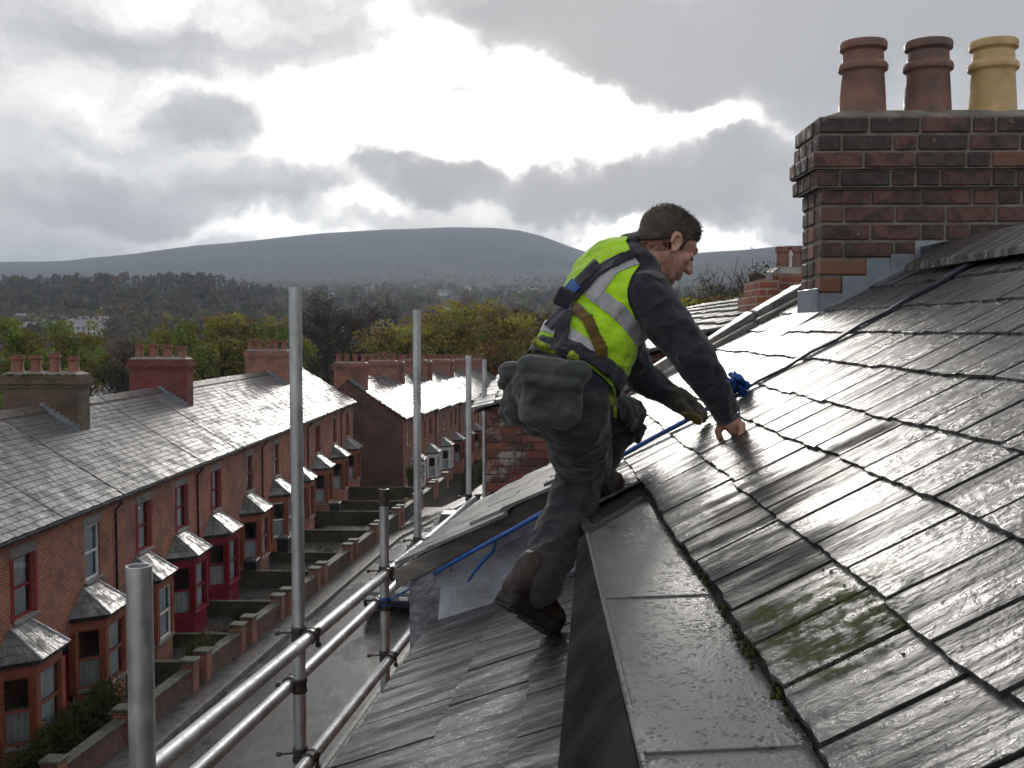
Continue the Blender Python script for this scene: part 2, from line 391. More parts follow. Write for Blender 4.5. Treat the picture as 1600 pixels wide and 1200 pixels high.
def woodland(n, dmin, dmax, nleaf, hmean, seed, amin=-.60, amax=.55):
    d = np.exp(rng.uniform(math.log(dmin), math.log(dmax), n)); px = 840+1600*rng.uniform(amin, amax, n)
    X = (px-840)/1600*d; dens = wav(X, d, 260, 2)+.6*wav(X, d, 90, 1)
    left = (px < 430) & (d > 700) & (d < 1500)
    keep = (dens > -.28) | left; X, d, px, left = X[keep], d[keep], px[keep], left[keep]; n = len(d)
    w = np.array([.30, .22, .16, .12, .06, .08, .06]); kind = rng.choice(7, n, p=w)
    kind = np.where(left, rng.choice([0, 1, 5, 5, 1], n), kind)
    h = hmean*rng.uniform(.55, 1.35, n); rx = h*np.where(kind == 5, .28, rng.uniform(.38, .62, n))
    z = hgt(X, d)
    return tri_cloud(X, d, z+h*.5, rx, h*.55, nleaf, rx*(.34 if nleaf < 60 else .18), PAL[kind], .22)
wl = [woodland(1500, 230, 620, 90, 8.5, 1), woodland(3000, 520, 1500, 46, 9.5, 2), woodland(4800, 1300, 4600, 18, 10, 3)]
off_ = 0; VV = []; FF = []; CC = []
for v, f_, c_ in wl: VV.append(v); FF.append(f_+off_); CC.append(c_*1.5); off_ += len(v)
wood = link('distant_woodland', np_mesh('distant_woodland', np.concatenate(VV), np.concatenate(FF), M_leaf, np.concatenate(CC)))
tag(wood, 'brown and olive woodland filling the valley below the hill', 'woodland', kind='stuff')
M_bark = pmat('bark', (.035, .028, .022), (.075, .06, .048), 6, (.8, .95), .6, 20, .03)
def tree_data(seed, kind):
    """unit tree 10 m high: trunk with limbs, crown of leaf clumps"""
    rs = random.Random(seed); tm = MB()
    tm.tube([(0, 0, -.6), (.05, .02, 1.2), (-.08, .1, 3), (.05, 0, 5.2), (0, 0, 7.4)], [.34, .26, .2, .13, .05], 7)
    tips = []
    for k in range(16):
        z = 1.8+k*.36; th = k*2.4+rs.uniform(-.4, .4); ln = (3.3-.12*k)*rs.uniform(.75, 1.15)
        p0 = Vector((0, 0, z)); p2 = p0+Vector((math.cos(th)*ln, math.sin(th)*ln, ln*rs.uniform(.45, .95)))
        p1 = (p0+p2)/2+Vector((0, 0, -.2)); tm.tube([p0, p1, p2], [.10, .06, .02], 5); tips += [p1, p2, (p1+p2)/2]
        for q in range(3):
            e = p1.lerp(p2, .3+.3*q)+Vector((rs.uniform(-.9, .9), rs.uniform(-.9, .9), rs.uniform(.1, 1))); tm.tube([p1.lerp(p2, .25*q), e], [.035, .01], 4); tips.append(e)
    T = np.array([tuple(p) for p in tips])
    if kind == 'bare':
        n = 3600; c = T[rng.integers(0, len(T), n)]+rng.normal(size=(n, 3))*.25
        dr = rng.normal(size=(n, 3))+np.array([0, 0, .9])+c*np.array([.22, .22, 0]); dr /= np.linalg.norm(dr, axis=1)[:, None]
        ln = rng.uniform(.3, 1.0, n)[:, None]; s = np.cross(dr, rng.normal(size=(n, 3))); s /= np.linalg.norm(s, axis=1)[:, None]; s *= .022
        Vv = np.stack([c-s, c+s, c+dr*ln+s*.4, c+dr*ln-s*.4], 1).reshape(-1, 3); Ff = np.arange(n*4).reshape(-1, 4)
        cc = np.array([.06, .048, .038])*rng.uniform(.6, 1.4, (n, 1))
    else:
        base = {'green': (.19, .215, .040), 'olive': (.185, .185, .045), 'gold': (.29, .25, .065), 'brown': (.12, .085, .036), 'dark': (.034, .042, .022)}[kind]
        n = len(T); col = np.array(base)*rng.uniform(.55, 1.45, (n, 1))*(1+.16*rng.normal(size=(n, 3)))
        Vv, Ff, cc = tri_cloud(T[:, 0], T[:, 1], T[:, 2]+.15, rng.uniform(.55, 1.0, n), rng.uniform(.4, .75, n), 115, np.full(n, .092), col, .3)
    return tm.mesh('trunk', M_bark, True), np_mesh('crown', Vv, Ff, M_leaf, cc)
TREES = {k: tree_data(s, k) for s, k in enumerate(['green', 'olive', 'gold', 'brown', 'bare', 'dark'])}
def tree(px, top_y, d, kind, label, group, wid=1.0):
    q = P(px, 515, d); zg = float(hgt(q.x, q.y)); zt = P(px, top_y, d).z; s = max((zt-zg)/8.9, .4)
    e = thing({'bare': 'bare_tree', 'dark': 'evergreen_tree'}.get(kind, 'tree'), label, 'tree', (q.x, q.y, zg-.1), group)
    e.scale = (s*wid, s*wid, s); e.rotation_euler.z = px*.37+d
    for nme, me in zip(('trunk', 'crown'), TREES[kind]):
        o = bpy.data.objects.new(nme, me); COL.objects.link(o); o.parent = e
    return e
TL = [(35, 505, 100, 'green', 'fresh green tree behind the moss-topped chimney at the left edge', .85),
      (118, 508, 118, 'green', 'pale green tree between the two leftmost terrace chimneys', .9),
      (345, 496, 105, 'olive', 'broad olive green tree behind the terrace right of the red chimney', 1.15),
      (275, 512, 130, 'olive', 'smaller olive tree just behind the red terrace chimney', .9),
      (425, 500, 140, 'olive', 'olive tree behind the chimney beside the tall scaffold pole', .9),
      (510, 470, 175, 'bare', 'bare grey-brown tree just right of the tall scaffold pole', 1.1),
      (575, 478, 190, 'bare', 'bare tree left of the thinner scaffold pole', 1.1),
      (775, 474, 150, 'gold', 'golden-leaved tree left of the worker, tallest of the group', 1.2),
      (700, 488, 155, 'gold', 'golden tree just right of the thinner scaffold pole', 1.1),
      (628, 508, 150, 'gold', 'low yellow-green tree left of the thinner scaffold pole', 1.2),
      (835, 490, 160, 'brown', 'dull brown tree partly behind the worker vest', 1.1),
      (205, 535, 112, 'bare', 'bare twiggy tree left of the red terrace chimney', .9),
      (1100, 440, 90, 'bare', 'bare tree rising behind the far slate roof beside the worker', .9),
      (1165, 436, 105, 'bare', 'bare tree left of the far pair of chimney stacks', .9),
      (1130, 468, 80, 'brown', 'low brown tree behind the far slate roof ridge', 1.2),
      (1075, 476, 78, 'olive', 'olive bush-like tree beside the worker sleeve', 1.2),
      (1190, 470, 84, 'olive', 'olive tree right behind the far chimney stacks', 1.1)]
for px, ty, d, k, lab, w in TL: tree(px, ty, d, k, lab, None, w)
rs = random.Random(5)
for k in range(34):
    d = rs.uniform(190, 420); px = rs.uniform(-20, 900); kind = rs.choice(['bare', 'bare', 'brown', 'olive', 'green', 'dark', 'bare'])
    q = P(px, 515, d); zg = float(hgt(q.x, q.y)); h = rs.uniform(8, 14); ty = 515-(zg+h-EYE)*1600/d
    nmk = {'bare': 'bare brown', 'brown': 'russet brown', 'olive': 'olive green', 'green': 'fresh green', 'dark': 'dark evergreen'}[kind]
    reg = [v for b_, v in ((90, 'at the far left edge'), (190, 'above the gap between the first two terrace chimneys'), (300, 'above the red terrace chimney'), (450, 'left of the tall scaffold pole'), (560, 'right of the tall scaffold pole'), (645, 'left of the thinner scaffold pole'), (750, 'right of the thinner scaffold pole'), (2000, 'beside the worker back')) if px < b_][0]
    lab = f"{'low' if h < 10 else 'tall'} {'nearer' if d < 290 else 'farther'} {nmk} tree {reg}"
    tree(px, ty, d, kind, lab, lab.replace(' tree ', ' trees '), 1.1)
# ================================================================== far houses in the valley
M_fw = pmat('pale_render', (.62, .62, .62), (.75, .75, .74), .5, (.6, .8)); M_fb = pmat('far_brick', (.20, .10, .075), (.28, .15, .11), .5, (.6, .8))
M_fr = pmat('far_slate', (.16, .165, .18), (.24, .245, .26), .6, (.28, .5)); M_win = pmat('dark_window', (.02, .022, .025), (.04, .042, .045), 1, (.1, .2))
def far_house_data(w, dp, h, rh, wm):
    m = MB(); m.box(-w/2, w/2, -dp/2, dp/2, -1, h); m.add([(-w/2, -dp/2, h), (-w/2, dp/2, h), (-w/2, 0, h+rh), (w/2, -dp/2, h), (w/2, dp/2, h), (w/2, 0, h+rh)], [(0, 2, 1), (3, 4, 5)])
    r = MB(); o = .3
    for s in (-1, 1):
        r.hexa([(-w/2-o, s*(dp/2+o), h-.2), (w/2+o, s*(dp/2+o), h-.2), (w/2+o, 0, h+rh), (-w/2-o, 0, h+rh)], [(-w/2-o, s*(dp/2+o), h+.0), (w/2+o, s*(dp/2+o), h+.0), (w/2+o, 0, h+rh+.2), (-w/2-o, 0, h+rh+.2)])
    wn = MB(); 
    wn.box(-.5, .5, -dp/2-.05, -dp/2+.05, .9, 2.2)
    ch = MB(); ch.box(w/2-1.0, w/2-.2, -.4, .4, h+rh-.8, h+rh+1.1)
    return [('wall', m.mesh('wall', wm)), ('roof', r.mesh('roof', M_fr)), ('chimney', ch.mesh('chimney', M_fb))], wn.mesh('window', M_win)
FH = [far_house_data(9, 7, 5, 2.6, M_fw), far_house_data(13, 7.5, 5, 2.8, M_fw), far_house_data(16, 7.5, 5.2, 2.6, M_fb), far_house_data(24, 9, 5.0, 2.4, M_fw)]
def far_house(px, d, kind, label, group, rz):
    q = P(px, 515, d); zg = float(hgt(q.x, q.y)); e = thing('house', label, 'house', (q.x, q.y, zg+1.0), group); e.rotation_euler.z = rz
    for nme, me in FH[kind][0]:
        o = bpy.data.objects.new(nme, me); COL.objects.link(o); o.parent = e
    w = (9, 13, 16, 24)[kind]
    for k in range(int(w/3)):
        for z in (0, 2.5):
            o = bpy.data.objects.new('window', FH[kind][1]); COL.objects.link(o); o.parent = e; o.location = (-w/2+1.5+3*k, (0, -.25, -.25, -1)[kind], z)
for k in range(20):
    far_house(rs.uniform(-10, 165), rs.uniform(520, 640), rs.choice([0, 1, 3, 3]), 'pale house in the white estate at the far left of the valley', 'white estate at the left', rs.uniform(-.5, .5))
for k in range(12):
    far_house(rs.uniform(545, 650), rs.uniform(480, 640), rs.choice([0, 1, 3]), 'pale house in the cluster above the second terrace', 'pale cluster above the second terrace', rs.uniform(-.5, .5))
for k in range(30):
    far_house(rs.uniform(150, 930), rs.uniform(900, 2400), rs.choice([0, 1, 1, 2]), 'tiny pale house scattered among woods on the far valley side', 'scattered far valley houses', rs.uniform(-.6, .6))
far_house(155, 150, 1, 'pale gabled house in the gap between the leftmost terrace chimneys', None, 1.2)
far_house(505, 150, 0, 'pale low house seen above the gap after the first terrace', None, .3)
# ================================================================== terraces across the street
BR = dict(b1=brick_mat('brick_orange', (.40, .105, .052), (.19, .058, .036), (.36, .31, .26), wear=.5),
          b2=brick_mat('brick_brown', (.33, .095, .052), (.16, .056, .037), (.34, .29, .24), wear=.55),
          b3=brick_mat('brick_gable', (.15, .055, .040), (.085, .038, .030), (.13, .112, .10), wear=.75),
          red=brick_mat('brick_red', (.21, .030, .028), (.13, .024, .022), (.11, .07, .06), wear=.45),
          moss=brick_mat('brick_mossy', (.13, .075, .045), (.075, .05, .033), (.15, .13, .10), wear=.6))
M_sl_far = slate_mat('slate_terrace', (.12, .12, .127), (.25, .25, .257), (.7, 1, .7), (.28, .55), moss=True, film=(.55, .05))
M_sl_bay = slate_mat('slate_bay', (.10, .10, .105), (.17, .165, .165), (1, 1, 1), (.25, .5), film=(.4, .05))
M_lead = pmat('lead', (.17, .195, .235), (.27, .30, .35), 5, (.3, .55), .3, 30, .004, metal=.25)
M_terra = pmat('terracotta_paint', (.26, .085, .045), (.19, .06, .035), 4, (.35, .6))
M_crim = pmat('crimson_paint', (.20, .010, .030), (.14, .008, .022), 4, (.3, .55))
M_redp = pmat('red_paint', (.24, .018, .02), (.17, .014, .016), 4, (.3, .55))
M_whitep = pmat('white_paint', (.62, .62, .62), (.74, .74, .73), 4, (.3, .5))
M_blackp = pmat('black_paint', (.018, .018, .02), (.03, .03, .032), 4, (.2, .4))
M_stone = pmat('grey_stone', (.15, .145, .135), (.24, .23, .215), 3, (.5, .8), .3, 30, .005)
M_curt = pmat('net_curtain', (.62, .64, .67), (.75, .77, .80), 12, (.8, .9), stretch=(1, 1, .1))
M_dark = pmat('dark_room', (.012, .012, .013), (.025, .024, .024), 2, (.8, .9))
M_pot = pmat('clay_pot', (.26, .10, .065), (.17, .075, .055), 7, (.5, .8), .2, 40, .004)
M_moss = pmat('moss', (.05, .065, .018), (.10, .11, .03), 14, (.9, 1), .8, 50, .02)
M_hedge = tint_mat('hedge_leaf')
G_pane = glass_mat('window_glass', (.82, .86, .86))
def rect_wall(m, x, nx, y0, y1, z0, z1, ops, depth=.12):
    """flat wall at x (outside towards +x if nx>0) with rectangular openings and reveals"""
    ys = sorted({y0, y1, *[v for o in ops for v in o[:2]]}); zs = sorted({z0, z1, *[v for o in ops for v in o[2:4]]})
    for a, b in zip(ys[:-1], ys[1:]):
        for c, d in zip(zs[:-1], zs[1:]):
            cy, cz = (a+b)/2, (c+d)/2
            if any(o[0] < cy < o[1] and o[2] < cz < o[3] for o in ops): continue
            m.quad((x, a, c), (x, b, c), (x, b, d), (x, a, d))
    xi = x-nx*depth
    for a, b, c, d in [o[:4] for o in ops]:
        m.quad((x, a, c), (xi, a, c), (xi, a, d), (x, a, d)); m.quad((x, b, c), (x, b, d), (xi, b, d), (xi, b, c))
        m.quad((x, a, c), (x, b, c), (xi, b, c), (xi, a, c)); m.quad((x, a, d), (xi, a, d), (xi, b, d), (x, b, d))
def sash(parent, c, ax, up, nrm, w, h, fm, curtain=True, level=2):
    """sash window: frame with meeting rail, two panes, curtain; c = centre on the pane plane; returns its root part"""
    t = .055
    f = MB()
    def b(u0, u1, v0, v1, n0, n1):
        pts = [[c+ax*u+up*v+nrm*n for (u, v) in ((u0, v0), (u1, v0), (u1, v1), (u0, v1))] for n in (n0, n1)]
        f.hexa(pts[0], pts[1])
    b(-w/2, -w/2+t, -h/2, h/2, -.03, .04); b(w/2-t, w/2, -h/2, h/2, -.03, .04)
    b(-w/2+t, w/2-t, -h/2, -h/2+t, -.03, .037); b(-w/2+t, w/2-t, h/2-t, h/2, -.03, .037); b(-w/2+t, w/2-t, -.03, .03, -.03, .045)
    root = f.build('window', fm, parent)
    sub = root if level == 2 else parent
    for v0, v1, n in ((-h/2+t, -.03, .0), (.03, h/2-t, .02)):
        p = MB().quad(*[c+ax*u+up*v+nrm*n for (u, v) in ((-w/2+t, v0), (w/2-t, v0), (w/2-t, v1), (-w/2+t, v1))])
        p.build('pane', G_pane, sub)
    if curtain:
        cm = MB(); n = 16; drop = h/2-t-(0 if curtain == 1 else h*.45)
        lo = -h/2+t*.5
        for k in range(n):
            u0, u1 = -w/2+t+(w-2*t)*k/n, -w/2+t+(w-2*t)*(k+1)/n; d0, d1 = -.10-.03*math.sin(k*1.9), -.10-.03*math.sin((k+1)*1.9)
            cm.quad(c+ax*u0+up*lo+nrm*d0, c+ax*u1+up*lo+nrm*d1, c+ax*u1+up*drop+nrm*d1, c+ax*u0+up*drop+nrm*d0)
        cm.build('curtain', M_curt, sub, smooth=True)
    return root
def slate_set(nvar, w, L_, t, seed, mat, rag=.006):
    """a few slate meshes: x across, y up the slope from the exposed tail, z out of the roof"""
    out = []; rr = random.Random(seed)
    for k in range(nvar):
        n = 7; b = []; 
        for j in range(n+1): b.append((-w/2+w*j/n, rr.uniform(-rag, rag) if 0 < j < n else rr.uniform(-rag*.3, rag)))
        ring = b+[(w/2, L_), (-w/2, L_)]
        m = MB(); m.hexa([(x, y, 0) for x, y in ring], [(x*(.994), y+.0015, t) for x, y in ring]); out.append(m.mesh('slate', mat))
    return out
def lay_slates(parent, meshes, O, eu, ev, en, courses, v0, v1, w, Ls, t, keep=None, seed=1, joined=None, name='slate', rag=.003, gap=.006):
    """courses = distances up the slope of each exposed tail; v along the course"""
    rr = random.Random(seed); tilt = math.atan2(2.1*t, Ls)
    M0 = Matrix((( ev.x, eu.x, en.x), (ev.y, eu.y, en.y), (ev.z, eu.z, en.z))).to_4x4()
    n = 0
    for ci, u in enumerate(courses):
        v = v0-(w/2 if ci % 2 else 0)+rr.uniform(-.02, .02)
        while v < v1+w/2:
            c = O+eu*(u+rr.uniform(-rag, rag))+ev*(v+w/2)+en*(2.1*t+rr.uniform(0, .0015))
            if keep is None or keep(c, u, v+w/2):
                Mx = Matrix.Translation(c) @ M0 @ Matrix.Rotation(-tilt+rr.uniform(-.004, .004), 4, 'X') @ Matrix.Rotation(rr.uniform(-.006, .006), 4, 'Z') @ Matrix.Rotation(rr.uniform(-.006, .006), 4, 'Y')
                me = rr.choice(meshes)
                if joined is None: link(name, me, parent, Mx)
                else: joined.add([Mx @ x.co for x in me.vertices], [tuple(p.vertices) for p in me.polygons])
                n += 1
            v += w+gap
    return n
def chimney(parent, x0, x1, y0, y1, zb, zt, bm, npots, pot_h=.56, pr=.16, potmat=None, seed=0, ridge=None):
    m = MB(); m.box(x0, x1, y0, y1, zb, zt-.42)
    for k, (g, a, b) in enumerate(((.05, .42, .30), (.10, .30, .15), (.05, .15, .0))): m.box(x0-g, x1+g, y0-g, y1+g, zt-a, zt-b+(.0 if k == 2 else -.002))
    c = m.build('chimney', bm, parent)
    fl = MB(); fl.hexa([(x0, y0, zt), (x1, y0, zt), (x1, y1, zt), (x0, y1, zt)], [(x0+.12, y0+.12, zt+.08), (x1-.12, y0+.12, zt+.08), (x1-.12, y1-.12, zt+.08), (x0+.12, y1-.12, zt+.08)])
    fl.build('mortar_cap', M_stone, c)
    rr = random.Random(seed)
    for k in range(npots):
        x = x0+(x1-x0)*(k+.5)/npots+rr.uniform(-.04, .04); h = pot_h*rr.uniform(.88, 1.1); r = pr*rr.uniform(.92, 1.08)
        q = MB(); q.lathe((x, (y0+y1)/2, zt+.05), [(r*1.12, 0), (r*1.05, .06), (r*.92, .10), (r*.88, h*.75), (r*1.08, h*.78), (r*1.12, h*.86), (r*.95, h*.9), (r*1.02, h), (r*.8, h), (r*.75, h*.7)], 14, False)
        auto_smooth(q.build('chimney_pot', potmat or M_pot, c))
    return c
def lead_steps(parent, chx, y, xr, zr, slope, side, n=8):
    """stepped lead flashing on the chimney's near face, from ridge xr down the front slope to chx"""
    m = MB(); 
    for k in range(n):
        a, b = xr+(chx-xr)*k/n, xr+(chx-xr)*(k+1)/n
        zt = zr-abs(a-xr)*slope+.20; m.box(min(a, b), max(a, b), y-.012-.001*(k % 2), y-.002, zr-abs(b-xr)*slope-.05, zt)
    return m.build('flashing', M_lead, parent)
slates_t = slate_set(4, .292, .50, .016, 3, M_sl_far, .014)
BAYC = {'t': M_terra, 'c': M_crim, 'r': M_redp, 'w': M_whitep, 'd': M_terra}
def terrace_house(cfg):
    """one house of a terrace; local axes: s along the street (from y0), x towards the street"""
    y0, y1, yc, zg, xw, ez, rz, dpt, ob = (cfg[k] for k in ('y0', 'y1', 'yc', 'zg', 'xw', 'ez', 'rz', 'dpt', 'slates'))
    e = thing('terrace_house', cfg['label'], 'house', (xw, (y0+y1)/2, zg), cfg['group'])
    det = cfg.get('detail', 2); bm = BR[cfg['brick']]; fm = BAYC[cfg['frame']]; xr = xw-dpt; ov = .22
    Y = Vector((0, 1, 0)); Z = Vector((0, 0, 1)); X = Vector((1, 0, 0))
    ww, wh, wz = cfg.get('ww', .95), 1.5, ez-.55-1.5
    uy = cfg.get('uy', yc); wins = [(uy-ww/2, uy+ww/2, wz, wz+wh)]
    if cfg.get('second'): wins.append((cfg['second']-.35, cfg['second']+.35, wz, wz+wh))
    bw = cfg.get('bw', 1.05); dy = cfg['door']; door = (dy-.46, dy+.46, zg+.15, zg+2.35)
    m = MB(); rect_wall(m, xw, 1, y0, y1, zg-.5, ez, wins+[door], .14)
    wall = m.build('wall', bm, e); MB().quad((xr-dpt, y0, zg-.5), (xr-dpt, y0, ez), (xr-dpt, y1, ez), (xr-dpt, y1, zg-.5)).build('rear_wall', bm, e)
    if cfg.get('corbel', True):
        cb = MB(); cb.box(xw+.001, xw+.07, y0+.002, y1-.002, ez-.22, ez-.04); cb.build('eaves_course', bm, e)
    for yy, flag in ((y0, cfg.get('gable0')), (y1, cfg.get('gable1'))):
        g = MB(); g.poly([(xw-.001, yy, zg-.5), (xw-.001, yy, ez), (xr, yy, rz-.05), (xr-dpt, yy, ez), (xr-dpt, yy, zg-.5)])
        if flag: g.build('gable_wall', BR['b3'], e)
    # windows
    for k, wn in enumerate(wins):
        c = Vector((xw-.10, (wn[0]+wn[1])/2, (wn[2]+wn[3])/2))
        r = sash(e, c, Y, Z, X, wn[1]-wn[0], wn[3]-wn[2], BAYC[cfg.get('uframe', cfg['frame'])], cfg.get('ucurt', 1))
        q = MB(); q.box(xw-.06, xw+.09, wn[0]-.10, wn[1]+.10, wn[2]-.10, wn[2]-.004); q.build('sill', M_stone if cfg['frame'] != 'r' else fm, r, bevel=.012)
        q = MB(); q.box(xw-.10, xw+.012, wn[0]-.14, wn[1]+.14, wn[3]+.003, wn[3]+.26); q.build('lintel', M_stone, r)
        if cfg.get('reveal'):
            for ya, yb in ((wn[0]-.16, wn[0]-.002), (wn[1]+.002, wn[1]+.16)): q = MB(); q.box(xw-.06, xw+.014, ya, yb, wn[2], wn[3]); q.build('reveal', BAYC[cfg['reveal']], r)
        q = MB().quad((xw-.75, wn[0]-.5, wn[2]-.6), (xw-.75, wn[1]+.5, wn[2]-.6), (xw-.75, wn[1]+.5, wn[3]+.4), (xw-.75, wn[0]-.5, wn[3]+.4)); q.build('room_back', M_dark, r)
    # door
    d = MB(); d.box(xw-.13, xw-.09, door[0]+.03, door[1]-.03, door[2], door[3]-.45); dd = d.build('door', M_redp if cfg['frame'] == 't' else fm, e)
    for pz in (.25, 1.05):
        for py in (-.22, .22):
            q = MB(); q.box(xw-.092, xw-.078, dy+py-.14, dy+py+.14, door[2]+pz, door[2]+pz+.6); q.build('panel', dd.data.materials[0], dd, bevel=.008)
    q = MB(); q.box(xw-.12, xw-.10, door[0]+.03, door[1]-.03, door[3]-.40, door[3]-.03); q.build('fanlight', M_win, dd)
    # canted bay with hipped roof
    pj = .72; hb = bw; hf = bw*.56; zs, zt = zg+.78, zg+2.45; xb = xw
    plan = [(xb, yc-hb), (xb+pj, yc-hf), (xb+pj, yc+hf), (xb, yc+hb)]
    bay = MB()
    for k in range(3):
        a, b = Vector((*plan[k], 0)), Vector((*plan[k+1], 0))
        bay.quad(*[Vector((p.x, p.y, z)) for p, z in ((a, zg-.3), (b, zg-.3), (b, zs), (a, zs))])
    bay = bay.build('bay', bm if cfg['frame'] != 'c' else M_crim, e)
    for p in plan:
        fr = MB()                                             # corner mullions
        cx, cy = p[0]-(.06 if p[0] > xb else -.05), p[1]; fr.hexa([(cx+a*.1, cy+b*.1, zs) for a, b in ((-1, -1), (1, -1), (1, 1), (-1, 1))], [(cx+a*.1, cy+b*.1, zt) for a, b in ((-1, -1), (1, -1), (1, 1), (-1, 1))]); fr.build('mullion', fm, bay)
    def ringbox(z0, z1, g, nme, mt):
        q = MB(); b = [(xb+.001, yc-hb-g), (xb+pj+g, yc-hf-g*.6), (xb+pj+g, yc+hf+g*.6), (xb+.001, yc+hb+g)]; q.hexa([(x, y, z0) for x, y in b], [(x, y, z1) for x, y in b]); return q.build(nme, mt, bay)
    ringbox(zs-.02, zs+.07, .07, 'sill', M_stone if cfg['frame'] != 'c' else fm); ringbox(zt, zt+.26, .02, 'head', fm); ringbox(zt+.262, zt+.36, .12, 'cornice', M_blackp)
    for k in range(3):
        a, b = Vector((*plan[k], 0)), Vector((*plan[k+1], 0)); ax = (b-a).normalized(); nr = Vector((ax.y, -ax.x, 0)); wid = (b-a).length-.16
        c = (a+b)/2-nr*.06; c.z = (zs+.07+zt)/2
        sash(bay, c, ax, Z, nr, wid, zt-zs-.072, M_whitep if cfg.get('wsash') else (fm if k != 1 or det < 2 else fm), 1 if k != 0 else 2, level=3)
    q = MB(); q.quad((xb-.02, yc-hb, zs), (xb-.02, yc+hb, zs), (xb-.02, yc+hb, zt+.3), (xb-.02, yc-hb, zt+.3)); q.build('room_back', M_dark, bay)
    g = .17; zr0 = zt+.362; zr1 = zr0+.62; o = [(xb+.002, yc-hb-g, zr0), (xb+pj+g, yc-hf-g*.6, zr0), (xb+pj+g, yc+hf+g*.6, zr0), (xb+.002, yc+hb+g, zr0)]
    tp = [(xb+.002, yc-hf*.75, zr1), (xb+.05, yc-hf*.75, zr1), (xb+.05, yc+hf*.75, zr1), (xb+.002, yc+hf*.75, zr1)]
    q = MB(); q.hexa(o, tp); br = q.build('bay_roof', M_lead, bay)
    def lerp(a, b, t_): return Vector(a).lerp(Vector(b), t_)
    nrow = 4; sm = MB()
    for r_ in range(nrow):                                     # slates of the bay roof, front and cheeks
        for f0, f1, nn in ((1, 2, 4), (0, 1, 4), (2, 3, 4)):
            A0, A1 = lerp(o[f0], tp[f0], r_/nrow), lerp(o[f1], tp[f1], r_/nrow); B0, B1 = lerp(o[f0], tp[f0], (r_+1.1)/nrow), lerp(o[f1], tp[f1], (r_+1.1)/nrow)
            nn_ = (A1-A0).cross(B0-A0).normalized()
            for k in range(nn):
                t0, t1 = k/nn+.01, (k+1)/nn-.01; b_ = [lerp(A0, A1, t0)+nn_*.012, lerp(A0, A1, t1)+nn_*.012, lerp(B0, B1, t1)+nn_*.001, lerp(B0, B1, t0)+nn_*.001]
                sm.hexa(b_, [p+nn_*.014 for p in b_])
                if cfg.get('baysl'): MB().hexa(b_, [p+nn_*.014 for p in b_]).build('slate', M_sl_bay, bay)
    if not cfg.get('baysl'): sl = sm.build('slates', M_sl_bay, bay); tag(sl, kind='stuff')
    for f0 in (1, 2): hp = MB(); hp.tube([Vector(o[f0])+Vector((0, 0, .02)), Vector(tp[f0])+Vector((0, 0, .02))], .035, 6); hp.build('hip', M_lead, bay)
    # roof
    eu = Vector((-(dpt+ov), 0, rz-ez+.0)); sl_len = eu.length; eu.normalize(); en = Vector((eu.z, 0, -eu.x)); O = Vector((xw+ov, y0, ez))
    rf = MB()
    rf.quad(O, O+Y*(y1-y0), O+Y*(y1-y0)+eu*sl_len, O+eu*sl_len); eb = Vector((-eu.x, 0, eu.z)); Ob = Vector((xr-dpt-ov, y0, ez))
    rf.quad(Ob, Ob+eb*sl_len, Ob+Y*(y1-y0)+eb*sl_len, Ob+Y*(y1-y0)); roof = rf.build('roof', M_sl_far, e)
    crs = [k*.215 for k in range(int(sl_len/.215))]
    keep = lambda c, u, v: y0-.02 <= c.y <= y1+.02
    if ob: lay_slates(roof, slates_t, O, eu, Y, en, crs, .0, y1-y0-.3, .30, .46, .016, keep, int(y0*10), rag=.012)
    else:
        jm = MB(); lay_slates(roof, slates_t, O, eu, Y, en, crs, .0, y1-y0-.3, .30, .46, .016, keep, int(y0*10), jm, rag=.012)
        s_ = jm.build('slates', M_sl_far, roof); tag(s_, kind='stuff')
    n = max(2, int((y1-y0)/.46)); st = (y1-y0)/n
    rt = MB(); rp = [(-.25, -.13), (0, .02), (.25, -.13), (.25, -.08), (.03, .07), (-.03, .07), (-.25, -.08)]; rt.hexa([(a, 0, b) for a, b in rp], [(a, st-.03, b) for a, b in rp])
    rme = rt.mesh('ridge_tile', cfg.get('ridge_mat', M_ridge))
    for k in range(n): link('ridge_tile', rme, roof, Matrix.Translation((xr, y0+k*st, rz+random.uniform(.02, .045))))
    if cfg.get('line', True):                                  # raised party line up the slope
        q = MB(); q.tube([O+en*.03+Y*.02, O+eu*sl_len*.98+en*.03+Y*.02], .036, 6); q.build('party_fillet', M_ridge, roof)
    # gutter and downpipe
    gt = MB(); gx = xw+ov+.05
    pr = [(-.06, .0), (-.055, -.05), (-.02, -.075), (.03, -.07), (.058, -.03), (.06, .01), (.05, .01), (.02, -.055), (-.03, -.05), (-.05, .0)]
    gt.hexa([(gx+a, y0, ez-.01+b) for a, b in pr], [(gx+a, y1-.004, ez-.01+b) for a, b in pr]); gt.build('gutter', M_blackp, e)
    if cfg.get('pipe', True):
        q = MB(); py = y1-.18; q.tube([(gx, py, ez-.06), (gx, py, ez-.16), (xw+.07, py, ez-.4), (xw+.07, py, zg+.1)], .038, 8); q.build('downpipe', M_blackp, e, True)
